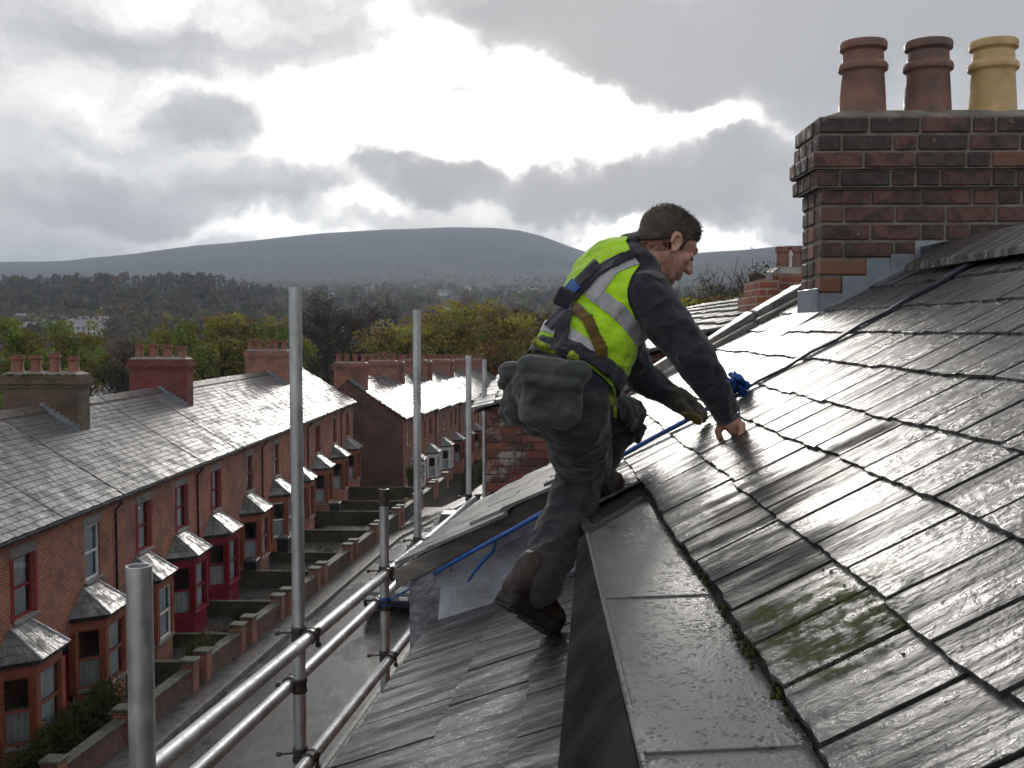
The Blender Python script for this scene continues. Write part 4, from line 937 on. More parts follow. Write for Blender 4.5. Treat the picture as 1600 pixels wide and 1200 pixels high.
m = MB(); m.hexa([(CX0+.0, CY0+.0, ZC), (CX1, CY0+.0, ZC), (CX1, CY1, ZC), (CX0, CY1, ZC)], [(CX0+.12, CY0+.07, ZC+.045), (CX1, CY0+.07, ZC+.045), (CX1, CY1-.07, ZC+.045), (CX0+.12, CY1-.07, ZC+.045)]); m.build('mortar_cap', M_mort, chim, bevel=.01)
M_pot1 = pmat('pot_brown', (.25, .115, .08), (.15, .085, .07), 7, (.45, .75), .35, 45, .004); M_pot2 = pmat('pot_buff', (.56, .40, .19), (.44, .30, .14), 9, (.45, .7), .3, 45, .004)
M_pot3 = pmat('pot_dark', (.21, .10, .075), (.11, .07, .06), 8, (.45, .75), .35, 45, .004)
for px, mt, lab in ((1345, M_pot1, 'brown clay pot, leftmost of three'), (1446, M_pot3, 'dark brown clay pot, middle of three'), (1547, M_pot2, 'buff yellow clay pot at right')):
    x = P(px, 300, 4.76).x; z0 = ZC+.02; hgt_ = .345; r = .1
    m = MB(); m.lathe((x, 4.76, z0), [(r*1.10, 0), (r*1.10, .015), (r*1.04, .03), (r*1.0, .10), (r*.93, hgt_*.58), (r*.95, hgt_*.60), (r*1.08, hgt_*.63), (r*1.10, hgt_*.67), (r*1.05, hgt_*.71), (r*.92, hgt_*.74), (r*.88, hgt_*.86), (r*.93, hgt_*.88), (r*1.03, hgt_*.90), (r*1.05, hgt_*.965), (r*1.0, hgt_), (r*.84, hgt_), (r*.8, hgt_*.6), (r*.8, 0)], 36, False)
    o = auto_smooth(m.build('chimney_pot', mt, chim), 40); o['label'] = lab
# lead flashing: stepped along the slope, apron at the low corner
zs = lambda x: ZR0+SL*min(x, 1.66)
x = CX0-.004; k = 0
while x < 1.95:
    x1 = x+.105; top = zs(x)+.075+(.03 if k == 0 else 0); top = ZC-PT*max(0, math.floor((ZC-top)/PT))
    m = MB(); m.box(x, x1-.001, CY0-.010-.002*(k % 2), CY0-.0045, zs(x)-.04, max(top, zs(x1)+.05)); m.build('flashing', M_lead, chim, bevel=.0015); x = x1; k += 1
m = MB(); m.hexa([pr(CX0-.03, CY0-.11, .016), pr(1.66, CY0-.11, .016), pr(1.66, CY0-.006, .016), pr(CX0-.03, CY0-.006, .016)], [pr(CX0-.03, CY0-.11, .021), pr(1.66, CY0-.11, .021), pr(1.66, CY0-.006, .024), pr(CX0-.03, CY0-.006, .024)]); m.build('flashing', M_lead, chim)
m = MB(); m.box(CX0-.012, CX0-.004, CY0-.012, CY1+.01, zs(CX0)-.05, zs(CX0)+.13); m.build('flashing', M_lead, chim, bevel=.002)
m = MB(); m.hexa([pr(CX0-.17, CY0-.09, .018), pr(CX0-.005, CY0-.09, .018), pr(CX0-.005, CY1+.05, .018), pr(CX0-.17, CY1+.05, .018)], [pr(CX0-.17, CY0-.09, .022), pr(CX0-.005, CY0-.09, .030), pr(CX0-.005, CY1+.05, .030), pr(CX0-.17, CY1+.05, .022)]); m.build('flashing', M_wlead, chim)
# ------------------------------------------------------------------ far house on our side: brick gable, low slate roof, twin chimney stack
FHO = thing('brick_house', 'brick house with stained gable and low slate roof behind the worker', 'house', (2, 12, 0))
gx0, gy0, gy1 = P(758, 650, 9.5).x, 9.5, 19.0; ez3 = P(758, 640, 9.5).z; xr3 = 3.0; s3 = .335; rz3 = ez3+s3*(xr3-gx0)
t = NT('stained_brick'); 
M_stb = brick_mat('brick_stained', (.17, .06, .045), (.085, .045, .038), (.20, .19, .175), wear=.85)
m = MB(); m.hexa([(gx0, gy0, 0), (gx0, gy0, ez3), (xr3, gy0, rz3-.03), (2*xr3-gx0, gy0, ez3), (2*xr3-gx0, gy0, 0)], [(gx0, gy1, 0), (gx0, gy1, ez3), (xr3, gy1, rz3-.03), (2*xr3-gx0, gy1, ez3), (2*xr3-gx0, gy1, 0)]); m.build('wall', M_stb, FHO)
eu3 = Vector((1, 0, s3)).normalized(); en3 = Vector((-s3, 0, 1)).normalized(); O3 = Vector((gx0-.12, gy0-.1, ez3-.04))
m = MB(); m.quad(O3, O3+Y_*(gy1-gy0+.2), O3+Y_*(gy1-gy0+.2)+eu3*((xr3-O3.x)*math.sqrt(1+s3*s3)), O3+eu3*((xr3-O3.x)*math.sqrt(1+s3*s3))); m.quad((xr3, gy0-.1, rz3), (2*xr3-gx0, gy0-.1, ez3), (2*xr3-gx0, gy1+.1, ez3), (xr3, gy1+.1, rz3)); r3 = m.build('roof', M_felt, FHO)
M_sl_o = slate_mat('slate_old', (.10, .098, .10), (.17, .167, .167), (1, 3, 1), (.4, .65), film=(.2, .0))
sl_f = slate_set(4, .328, .44, .022, 15, M_sl_o, .022)
near = lambda c, u, v: .9 < c.x < 2.7 and c.y < 17.2
lay_slates(r3, sl_f, O3, eu3, Y_, en3, [k*.25 for k in range(15)], 0, gy1-gy0, .34, .44, .022, near, 51, rag=.03, gap=.016)
jm = MB(); lay_slates(r3, sl_f, O3, eu3, Y_, en3, [k*.25 for k in range(15)], 0, gy1-gy0, .34, .44, .022, lambda c, u, v: not near(c, u, v), 51, jm, rag=.03, gap=.016); tag(jm.build('slates', M_sl_far, r3), kind='stuff')
fb_mesh = {ln: MB().box(-ln/2+.005, ln/2-.005, -.02, .02, -.032, .032).mesh('brick', None, bevel=.004) for ln in (.225, .1125)}
t = NT('mossy_white_brick'); rn = t.rnd(); c = t.mix(t.map(rn, .2, .8), (.19, .065, .048), (.07, .04, .036)); c = t.mix(t.map(t.noise(4.5, 6, .75), .50, .62, 0, .85), c, (.34, .33, .30)); c = t.mix(t.map(t.noise(3.1, 6, .7), .54, .66, 0, .8), c, (.055, .06, .03)); t.set('Base Color', c); t.set('Roughness', .7); t.bump(t.noise(50, 5, .7), .7, .008)
for me in fb_mesh.values(): me.materials.append(t.m)
def face_bricks(parent, x0, x1, yf, z0, z1, seed, mesh_set):
    rq = random.Random(seed); z = z1-.0375; k = 0
    while z > z0:
        x = x0+(0 if k % 2 else .0)
        first = True
        while x < x1-.05:
            ln = (.1125 if k % 2 else .225) if first else rq.choice((.225, .225, .1125))
            if x+ln > x1+.002: ln = .1125
            link('brick', mesh_set[ln], parent, Matrix.Translation((x+ln/2, yf+.012+rq.uniform(-.003, .003), z)) @ Matrix.Rotation(rq.uniform(-.008, .008), 4, 'Y')); x += ln; first = False
        z -= .075; k += 1
face_bricks(FHO, gx0+.002, gx0+1.1, gy0, ez3-1.25, ez3-.01, 5, fb_mesh)
fc_mesh = {ln: MB().box(-ln/2+.005, ln/2-.005, -.02, .02, -.032, .032).mesh('brick', M_brk, bevel=.004) for ln in (.225, .1125)}
# chimney stacks (two, one beside the other)
cxa, cxb = P(1186, 450, 10.2).x, P(1212, 450, 10.2).x; zct = P(1200, 432, 10.2).z
c1 = chimney(FHO, cxa+.05, cxb-.03, 10.2, 10.9, rz3-2, P(1190, 437, 10.2).z, BR['b2'], 0); c1['label'] = 'narrow weedy brick stack'
c2 = chimney(FHO, cxb+.03, cxb+1.3, 10.6, 11.2, rz3-2, P(1220, 428, 10.6).z, BR['b2'], 0)
zz = P(1220, 428, 10.6).z
face_bricks(c1, cxa+.05, cxb-.03, 10.2, rz3-.6, P(1190, 437, 10.2).z-.43, 6, fc_mesh); face_bricks(c2, cxb+.03, cxb+.5, 10.6, rz3-.6, zz-.43, 7, fc_mesh)
for k, (px, hh, mt) in enumerate(((1222, .24, M_pot3), (1243, .24, M_pot1), (1262, .22, M_pot3), (1236, .2, M_fw))):
    q = MB(); r = .065 if k < 3 else .04; q.lathe((P(px, 430, 10.9).x, 10.9, zz+.06), [(r, 0), (r*.9, hh*.7), (r*1.15, hh*.78), (r*1.15, hh), (r*.8, hh), (r*.8, 0)], 14, False); auto_smooth(q.build('chimney_pot', mt, c2))
vg, fg, cg = tri_cloud(np.array([cxa+.02, cxa+.12, cxb+.05]), np.array([10.3, 10.4, 10.6]), np.array([P(1190, 437, 10.2).z+.08]*2+[zz+.05]), np.full(3, .1), np.full(3, .1), 60, np.full(3, .012), np.tile([[.05, .055, .02]], (3, 1)))
o = link('weeds', np_mesh('weeds', vg, fg, M_hedge, cg), c1); tag(o, kind='stuff')
# ------------------------------------------------------------------ scaffold
t = NT('galvanised'); f = t.noise(7, 6, .6); f2 = t.noise(55, 4, .7, sc=(1, 1, .25))
t.set('Base Color', t.mix(t.map(f, .35, .65), (.42, .44, .46), (.60, .62, .64))); t.set('Metallic', .85); t.set('Roughness', t.math('ADD', t.map(f2, .35, .65, .38, .55), t.map(f, .55, .7, 0, .2)))
t.bump(t.noise(90, 3, .6), .2, .002); M_galv = t.m
t = NT('rusty_clamp'); f = t.noise(40, 5, .6); t.set('Base Color', t.mix(t.map(f, .4, .6), (.05, .05, .055), (.10, .075, .06))); t.set('Metallic', .6); t.set('Roughness', .45); M_clamp = t.m
SCF = thing('scaffold', 'galvanised tube scaffold with guard rails along the eaves', 'scaffold', (-.8, 4, 0))
RT_ = .0250
def pole(px, py, d, zbot, label=None):
    p = P(px, py, d); q = MB(); q.lathe((p.x, p.y, 0), [(RT_, zbot), (RT_, p.z), (RT_*.84, p.z), (RT_*.84, p.z-.35)], 20, False); o = auto_smooth(q.build('pole', M_galv, SCF), 40)
    if label: o['label'] = label
    return p
pA = pole(217, 884, 1.95, 0, 'short blurred pole stub at lower left')
pB = pole(461, 449, 3.95, 0, 'tallest pole'); pC = pole(600, 765, 5.3, 0, 'pole stub with a dark sleeve'); pD = pole(651, 484, 6.35, 0); pE = pole(732, 556, 8.9, 0); pF = pole(757, 562, 11.0, 0)
q = MB(); q.lathe((pC.x, pC.y, pC.z-.085), [(.028, 0), (.028, .088), (.015, .09)], 16, False); auto_smooth(q.build('sleeve', M_clamp, SCF), 40)
def rail(a, b, r=RT_, label=None):
    q = MB(); n = 6; pts = [a.lerp(b, k/n)+Z_*(-.006*math.sin(math.pi*k/n)) for k in range(n+1)]; q.tube(pts, r, 20); o = auto_smooth(q.build('rail', M_galv, SCF), 40)
    if label: o['label'] = label
    return a, b
RA = rail(P(228, 1208, 2.5), P(742, 779, 8.8), RT_, 'upper guard rail')
RB = rail(P(300, 1213, 3.05), P(640, 893, 6.15)); RC = rail(P(460, 1216, 3.72), P(684, 934, 6.62), RT_, 'lower guard rail beside the eaves')
def on_line(ab, y): a, b = ab; return a.lerp(b, (y-a.y)/(b.y-a.y))
def coupler(ab, pl, yoff=0):
    c = on_line(ab, pl.y+yoff); dr = (ab[1]-ab[0]).normalized()
    q = MB()
    for s in (-.022, .022): q.tube([c+dr*(s-.008), c+dr*(s+.008)], .031, 14)
    q.tube([c-dr*.02, c+dr*.02], .0285, 14)
    pp = Vector((pl.x, pl.y, c.z)); q.lathe((pp.x, pp.y, pp.z-.03), [(.0275, 0), (.031, .004), (.031, .018), (.0285, .02), (.0285, .04), (.031, .042), (.031, .056), (.0275, .06)], 14, False)
    mid = (c+pp)/2; m_ = (pp-c); 
    if m_.length > .01:
        q.tube([c, pp], .016, 8)
    o = q.build('coupler', M_clamp, SCF)
    b_ = MB(); w1 = pp+Vector((-.075, -.01, .005)); b_.tube([pp+Vector((-.02, 0, .005)), w1], .005, 6); b_.tube([w1, w1+Vector((-.016, 0, 0))], .011, 6); b_.build('bolt', M_clamp, o); b_ = MB(); e = c+Vector((.035, -.02, .0)); b_.tube([e+Z_*.04, e-Z_*.04], .0055, 6); b_.tube([e+Z_*.018, e+Z_*.036], .012, 6); b_.tube([e-Z_*.036, e-Z_*.018], .012, 6); b_.build('bolt', M_clamp, o)
for pl in (pB, pC, pD, pE): coupler(RA, pl, -.03)
for pl in (pB, pC, pD):
    if pl.y < 6.2: coupler(RC, pl, -.04)
coupler(RB, pB, .03); coupler(RB, pC, .03)
# transoms to the wall
for pl in (pB, pC, pD): rail(Vector((pl.x-.1, pl.y+.06, on_line(RC, min(pl.y, 5.9)).z-.55)), Vector((-.26, pl.y+.06, on_line(RC, min(pl.y, 5.9)).z-.55)))
# ------------------------------------------------------------------ blue safety line
M_web = pmat('navy_webbing', (.010, .012, .030), (.016, .02, .05), 40, (.4, .6), .4, 300, .002); M_blue = pmat('blue_rope', (.006, .065, .27), (.010, .095, .40), 30, (.4, .6), .7, 260, .003)
SLN = thing('safety_line', 'blue safety line running up the slates from the scaffold past the worker hands', 'safety line', tuple(pr(.6, 3.6)))
KX = P(1160, 634, 3.5); kx = pr(.70, 3.52, .03)
def ribbon(pts, w, th, nrm, name, mat):
    q = MB()
    for a, b_ in zip(pts[:-1], pts[1:]):
        s = (b_-a).cross(nrm).normalized()*w/2; q.hexa([a-s, a+s, b_+s, b_-s], [a-s+nrm*th, a+s+nrm*th, b_+s+nrm*th, b_-s+nrm*th])
    return q.build(name, mat, SLN)
ribbon([pr(x, 3.6-.06*(1.55-x)*0, .0215+.006*((i % 2))) for i, x in enumerate(np.linspace(.70, 1.66, 12))], .042, .009, EN, 'webbing', M_web)
pts = [pr(x, 3.585+.01*math.sin(x*20), .034) for x in np.linspace(.70, .17, 9)]
pts += [P(850, 800, 3.62), P(800, 828, 3.66), P(745, 858, 3.72), P(690, 889, 3.85)]
e_ = pC.copy(); e_.z = P(606, 937, pC.y).z; e_.x += .03; pts += [P(645, 917, 4.3), e_]
m = MB(); m.tube(pts, [.0135, .0145]*4+[.0135, .0145, .0135, .013, .012, .0105, .009], 10, True, .6); m.build('rope', M_blue, SLN, True)
m = MB(); b0 = P(775, 842, 3.68); m.tube([b0, P(770, 862, 3.71), P(752, 880, 3.73), P(738, 898, 3.74), P(731, 910, 3.74)], [.006, .005, .007, .005, .003], 7); m.build('rope_tail', M_blue, SLN, True)
m = MB()
for k in range(5):
    rk = random.Random(k); c = kx+Vector((rk.uniform(-.02, .02), rk.uniform(-.03, .05), .01+.012*k)); loop = [c+Matrix.Rotation(rk.uniform(0, 3), 3, Vector((rk.uniform(-1, 1), rk.uniform(-1, 1), 1)).normalized()) @ Vector((.034*math.cos(a), .022*math.sin(a), .01*math.sin(2*a))) for a in np.linspace(0, 6.2, 12)]; m.tube(loop, .009, 7)
for k in range(9): rk = random.Random(20+k); m.tube([kx+Z_*.03, kx+Vector((rk.uniform(-.06, .03), rk.uniform(0, .10), rk.uniform(.02, .07)))], [.008, .003], 5)
m.build('knot', M_blue, SLN, True)
e2 = MB(); e2.lathe((pC.x, pC.y, e_.z-.03), [(.027, 0), (.031, .01), (.027, .02), (.031, .03), (.027, .045)], 14, False); e2.build('lashing', M_blue, SLN, True)
# ------------------------------------------------------------------ parked cars
def car_paint(name, col): return pmat(name, col, tuple(c*.8 for c in col), 3, (.12, .2), coat=.8)
M_tyre = pmat('tyre', (.012, .012, .012), (.02, .02, .02), 20, (.7, .9)); M_rim = pmat('rim', (.35, .35, .36), (.45, .45, .46), 5, (.25, .4), metal=.8); M_cgl = pmat('car_glass', (.01, .012, .014), (.016, .018, .02), 2, (.04, .08)); M_lamp = pmat('lamp_glass', (.6, .6, .6), (.7, .7, .7), 5, (.08, .15)); M_tail = pmat('tail_lamp', (.35, .01, .01), (.28, .01, .01), 5, (.1, .2))
def car(label, y, col, group=None):
    ang = -math.atan(.1); e = thing('parked_car', label, 'car', (0, 0, 0), group); pt = car_paint('car_paint', col)
    side = [(-2.05, .35), (-2.1, .6), (-2.0, .88), (-1.45, .98), (-.75, 1.42), (.1, 1.47), (.85, 1.40), (1.45, 1.0), (1.95, .86), (2.08, .6), (2.02, .32)]
    m_ = MB(); n = len(side)
    for sgn in (-1, 1): m_.v += [(sgn*(.86 if z < 1.0 else .62+.0*z), yy, z) for yy, z in side]
    m_.f = [tuple(range(n)), tuple(reversed(range(n, 2*n)))]+[(i_, n+i_, n+(i_+1) % n, (i_+1) % n) for i_ in range(n)]
    m_.build('body', pt, e, bevel=.03)
    g = MB(); g.hexa([(-.66, -.98, 1.02), (.66, -.98, 1.02), (.66, 1.25, 1.06), (-.66, 1.25, 1.06)], [(-.655, -.72, 1.36), (.655, -.72, 1.36), (.655, .82, 1.34), (-.655, .82, 1.34)]); g.build('side_glass', M_cgl, e)
    for s, (ya, za, yb, zb_) in (('windscreen', (-1.38, 1.005, -.80, 1.40)), ('rear_screen', (1.40, 1.035, .92, 1.385))):
        g = MB(); o_ = -.012 if s == 'windscreen' else .012; g.quad((-.6, ya+o_, za+.012), (.6, ya+o_, za+.012), (.54, yb+o_, zb_+.012), (-.54, yb+o_, zb_+.012)); g.build(s, M_cgl, e)
    for sx in (-1, 1):
        for wy in (-1.3, 1.3):
            w_ = MB(); w_.tube([(sx*.70, wy, .31), (sx*.89, wy, .31)], .31, 20); tw = w_.build('wheel', M_tyre, e); r_ = MB(); r_.tube([(sx*.885, wy, .31), (sx*.90, wy, .31)], .19, 12); r_.build('rim', M_rim, tw)
        h_ = MB(); h_.box(sx*.62-.16, sx*.62+.16, -2.10, -2.02, .62, .76); h_.build('headlight', M_lamp, e, bevel=.02); h_ = MB(); h_.box(sx*.68-.12, sx*.68+.12, 1.98, 2.085, .62, .80); h_.build('tail_light', M_tail, e, bevel=.02)
        h_ = MB(); h_.box(sx*.86-.1, sx*.86+.1, -.72, -.58, .98, 1.08); h_.build('mirror', pt, e, bevel=.02)
    e.location = (kerb_x(y)+2.75, y, gz(y)+.05); e.rotation_euler.z = ang
car('dark navy car parked by the far kerb, nearest of the line', 38.5, (.02, .025, .05)); car('black car parked by the far kerb between the other two', 44.5, (.012, .012, .014)); car('silver-grey car parked by the far kerb, farthest of the line', 50.2, (.22, .23, .24))
# ================================================================== the roofer
def basis(a): 
    z = a.normalized(); x = z.cross(Vector((.3, .2, 1)) if abs(z.z) < .9 else Vector((1, 0, 0))).normalized(); return x, z.cross(x), z
class Blob(MB):
    def chain(s, pts, rad, n=16):
        """round-ended tapered limb through pts"""
        pts = [Vector(p) for p in pts]
        for p, r in zip(pts, rad): s.ell(p, (r, r, r), n=12)
        for a, b, ra, rb_ in zip(pts[:-1], pts[1:], rad[:-1], rad[1:]): s.tube([a, b], [ra, rb_], n)
        return s
    def ell(s, c, r, ax=None, n=14):
        c = Vector(c); ax = ax or (X_, Y_, Z_); b = len(s.v); m = n//2+2
        for i_ in range(m+1):
            ph = math.pi*i_/m-math.pi/2
            for j_ in range(n):
                th = 2*math.pi*j_/n
                s.v.append(tuple(c+ax[0]*(r[0]*math.cos(ph)*math.cos(th))+ax[1]*(r[1]*math.cos(ph)*math.sin(th))+ax[2]*(r[2]*math.sin(ph))))
        for i_ in range(m):
            for j_ in range(n): s.f.append((b+i_*n+j_, b+i_*n+(j_+1) % n, b+(i_+1)*n+(j_+1) % n, b+(i_+1)*n+j_))
        return s
    def skin(s, name, voxel, smooth=6, fold=None):
        me = bpy.data.meshes.new(name); me.from_pydata(s.v, [], s.f)
        bm = bmesh.new(); bm.from_mesh(me); bmesh.ops.remove_doubles(bm, verts=bm.verts, dist=1e-5); bmesh.ops.recalc_face_normals(bm, faces=bm.faces); bm.to_mesh(me); bm.free()
        o = bpy.data.objects.new(name, me); COL.objects.link(o)
        r = o.modifiers.new('r', 'REMESH'); r.mode = 'VOXEL'; r.voxel_size = voxel
        if smooth: k = o.modifiers.new('s', 'SMOOTH'); k.factor = .5; k.iterations = smooth
        dg = bpy.context.evaluated_depsgraph_get(); out = bpy.data.meshes.new_from_object(o.evaluated_get(dg)); out.name = name
        bpy.data.objects.remove(o); bpy.data.meshes.remove(me)
        if fold: folds(out, *fold)
        out.polygons.foreach_set('use_smooth', [True]*len(out.polygons)); return out
def folds(me, amp, freq, axis=None):
    """cloth wrinkles: ridged noise along the normals"""
    nrm = [v.normal.copy() for v in me.vertices]
    for v, n_ in zip(me.vertices, nrm):
        p = v.co.copy(); 
        if axis is not None: p = p+axis*(p.dot(axis)*1.2)
        q = Vector((mnoise.noise(p*freq*.5+Vector((5, 1, 2))), mnoise.noise(p*freq*.5), mnoise.noise(p*freq*.5+Vector((9, 9, 3)))))*.9
        a = 1-abs(mnoise.noise(p*freq+q))*2.4; b_ = mnoise.noise(p*freq*2.3)
        v.co += n_*(amp*(a*.7+b_*.35)-amp*.3)
    me.update()
CAMP = Vector((0, 0, EYE))
def cutter(me, planes, off=0, thick=0, facing=True, view=None):
    """part of a surface kept on the inner side of the planes (co, no), pushed out and given thickness"""
    bm = bmesh.new(); bm.from_mesh(me)
    for co, no in planes: bmesh.ops.bisect_plane(bm, geom=bm.verts[:]+bm.edges[:]+bm.faces[:], plane_co=co, plane_no=no, clear_outer=True, dist=1e-6)
    bm.normal_update()
    if facing:
        bmesh.ops.delete(bm, geom=[f_ for f_ in bm.faces if f_.normal.dot((f_.calc_center_median()-CAMP).normalized()) > .15], context='FACES')
    bm.normal_update(); ns = {v: v.normal.copy() for v in bm.verts}
    for v in bm.verts: v.co += ns[v]*off
    if thick: bmesh.ops.solidify(bm, geom=bm.faces[:], thickness=-thick)
    out = bpy.data.meshes.new('cut'); bm.to_mesh(out); bm.free(); out.polygons.foreach_set('use_smooth', [True]*len(out.polygons)); out.materials.clear(); return out
def band_planes(path, w):
    """strip of width w (photo px) along a pixel segment, as four planes seen from the lens"""
    (x0, y0), (x1, y1) = path; l = math.hypot(x1-x0, y1-y0); tx, ty = (x1-x0)/l, (y1-y0)/l; nx, ny = -ty, tx; out = []
    def pl(ax, ay, bx, by, ix, iy):
        n_ = ray(ax, ay).cross(ray(bx, by)).normalized()
        if n_.dot(ray(ix, iy)) > 0: n_ = -n_
        out.append((CAMP, n_))
    cx, cy = (x0+x1)/2, (y0+y1)/2
    x0, y0, x1, y1 = x0-tx*3, y0-ty*3, x1+tx*3, y1+ty*3
    for s in (-1, 1): pl(x0+nx*w/2*s, y0+ny*w/2*s, x1+nx*w/2*s, y1+ny*w/2*s, cx, cy)
    pl(x0-nx, y0-ny, x0+nx, y0+ny, cx, cy); pl(x1-nx, y1-ny, x1+nx, y1+ny, cx, cy); return out
t = NT('skin'); f = t.noise(60, 4, .6); t.set('Base Color', t.mix(t.map(f, .35, .65), (.42, .215, .155), (.50, .275, .205))); t.set('Roughness', .48); t.set('Subsurface Weight', .12); t.set('Subsurface Radius', (.012, .005, .003)); t.bump(t.noise(300, 3), .15, .001); M_skin = t.m
def cloth(name, c1, c2, sc=30, rough=(.75, .92), b=.35):
    t = NT(name); t.set('Base Color', t.mix(t.map(t.noise(sc, 5), .35, .65), c1, c2)); t.set('Roughness', t.map(t.noise(sc*2, 4), .35, .65, *rough)); t.set('Specular IOR Level', .25); t.set('Sheen Weight', .25); t.set('Sheen Roughness', .5)
    rd = t.math('ABSOLUTE', t.math('SUBTRACT', t.noise(7.5, 2, .5, sc=(1, 1, 1.7)), .5)); h = t.math('SUBTRACT', t.math('MULTIPLY', t.noise(420, 3), .02), rd); t.bump(h, .75, .07); return t.m
M_jump = cloth('navy_fleece', (.017, .019, .031), (.028, .031, .046)); M_trou = cloth('charcoal_canvas', (.024, .026, .032), (.044, .045, .052), 9); M_vest = cloth('lime_hi_vis', (.33, .62, .014), (.45, .80, .016), 8, (.6, .8)); M_refl = pmat('reflective_tape', (.30, .31, .33), (.38, .39, .41), 20, (.35, .5), .2, 200, .001, metal=.2)
M_strap = cloth('navy_strap', (.016, .017, .026), (.03, .032, .045)); M_brn = cloth('brown_strap', (.085, .055, .012), (.15, .10, .015), 20); M_boot = pmat('brown_boot', (.020, .012, .010), (.036, .022, .018), 18, (.45, .7), .4, 90, .003); M_sole = pmat('boot_sole', (.012, .011, .011), (.022, .02, .02), 20, (.6, .85), .4, 120, .003)
M_pouch = cloth('dark_pouch', (.040, .048, .046), (.070, .080, .074), 10); M_glove = cloth('work_glove', (.035, .032, .026), (.06, .053, .038), 16); M_gly = cloth('glove_palm', (.14, .10, .02), (.19, .14, .03), 16); M_hair = pmat('brown_hair', (.030, .020, .013), (.055, .037, .024), 60, (.4, .6), .5, 200, .003); M_cuff = cloth('blue_cuff', (.03, .07, .14), (.045, .095, .18), 30)
M_knit = cloth('lime_rag', (.32, .42, .02), (.12, .10, .02), 26, b=.6)
PEL = P(886, 604, 3.0); C7 = P(984, 408, 3.12); SR = P(1012, 462, 2.96); SLf = P(926, 434, 3.27)
TU = (C7-PEL).normalized(); TR = (SR-SLf); TR = (TR-TU*TR.dot(TU)).normalized(); TF = TU.cross(TR).normalized()
if TF.x < 0: TF = -TF
AX = (TR, TF, TU); S = (C7-PEL).length
def tl(r, f_, u): return PEL+TR*r+TF*f_+TU*u
EL = P(1090, 566, 2.90); WR = P(1135, 646, 3.0); ELl = P(1000, 588, 3.45); WRl = P(1048, 618, 3.44)
HR, KR, AR = tl(.078, .0, -.06), P(913, 746, 3.20), P(846, 900, 2.93)
HL, KL, AL = tl(-.085, .01, -.05), P(978, 650, 3.40), P(910, 752, 3.34)
W_ = thing('person', 'worker in lime hi-vis vest and dark trousers leaning over the wet slates', 'person', tuple(BOOT))
# ---- head frame
HF = Vector((.80, .36, -.50)).normalized(); HRt = HF.cross(Z_).normalized(); HU = HRt.cross(HF); HS = .93; HA = (HF*HS, HRt*HS, HU*HS)
HC_ = P(1041, 380, 3.09)
def hd(f_, r, u): return HC_+(HF*f_+HRt*r+HU*u)*HS
def torso(bl, g=0.0, arms=True):
    bl.ell(tl(0, -.01, -.02), (.165+g, .125+g, .13+g), AX); bl.ell(tl(0, 0, .13), (.152+g, .118+g, .15+g), AX); bl.ell(tl(0, .005, S*.68), (.165+g, .122+g, .16+g), AX); bl.ell(tl(0, -.01, S*.88), (.150+g, .095+g, .095+g), AX)
    bl.chain([SLf+(C7-SLf)*.12-TU*.01, C7-TU*.055, SR+(C7-SR)*.12-TU*.01], [.066+g, .082+g, .066+g])
body = Blob(); torso(body, -.02)
body.chain([C7-TU*.02, hd(-.035, 0, -.075), hd(-.02, 0, -.04)], [.062, .056, .056]); body.chain([C7+TF*.05, hd(.01, 0, -.085)], [.05, .046])
body.ell(hd(-.012, 0, .032), (.098, .076, .084), HA, 22); body.ell(hd(.034, 0, -.042), (.060, .056, .074), HA, 20); body.ell(hd(.066, 0, -.098), (.022, .024, .018), HA); body.ell(hd(.066, 0, -.030), (.034, .040, .042), HA, 18); body.ell(hd(.060, 0, .030), (.034, .052, .040), HA, 18)
for s in (-1, 1):
    body.chain([hd(-.004, s*.052, -.05), hd(.05, s*.03, -.095)], [.018, .016]); body.ell(hd(.062, s*.038, -.022), (.022, .02, .018), HA); body.ell(hd(.082, s*.03, .0), (.010, .016, .008), HA)
    e0 = hd(-.008, s*.074, -.012); ear = [e0+HU*(.027*math.sin(a))+HF*(.016*math.cos(a)-.004)+HRt*(s*(.010+.004*math.cos(a+2.6))) for a in np.linspace(-1.6, 3.4, 9)]
    body.chain(ear, [.0062]*9, 8); body.ell(e0+HRt*s*.003, (.014, .006, .026), HA); body.ell(e0-HU*.028+HF*.004+HRt*s*.008, (.008, .005, .008), HA)
body.chain([hd(.090, -.03, .024), hd(.095, 0, .020), hd(.090, .03, .024)], [.011, .012, .011]); body.chain([hd(.096, 0, .012), hd(.112, 0, -.018), hd(.120, 0, -.034)], [.0085, .010, .0125]); 
for s in (-1, 1): body.ell(hd(.106, s*.011, -.037), (.010, .0075, .008), HA)
body.ell(hd(.092, 0, -.064), (.011, .022, .0075), HA); body.ell(hd(.090, 0, -.077), (.011, .020, .0075), HA)
body.chain([SR, EL, WR], [.052, .042, .030]); body.chain([SLf, ELl, WRl], [.052, .042, .030])
body.chain([HR, KR, AR], [.08, .058, .044]); body.chain([HL, KL, AL], [.08, .058, .044])
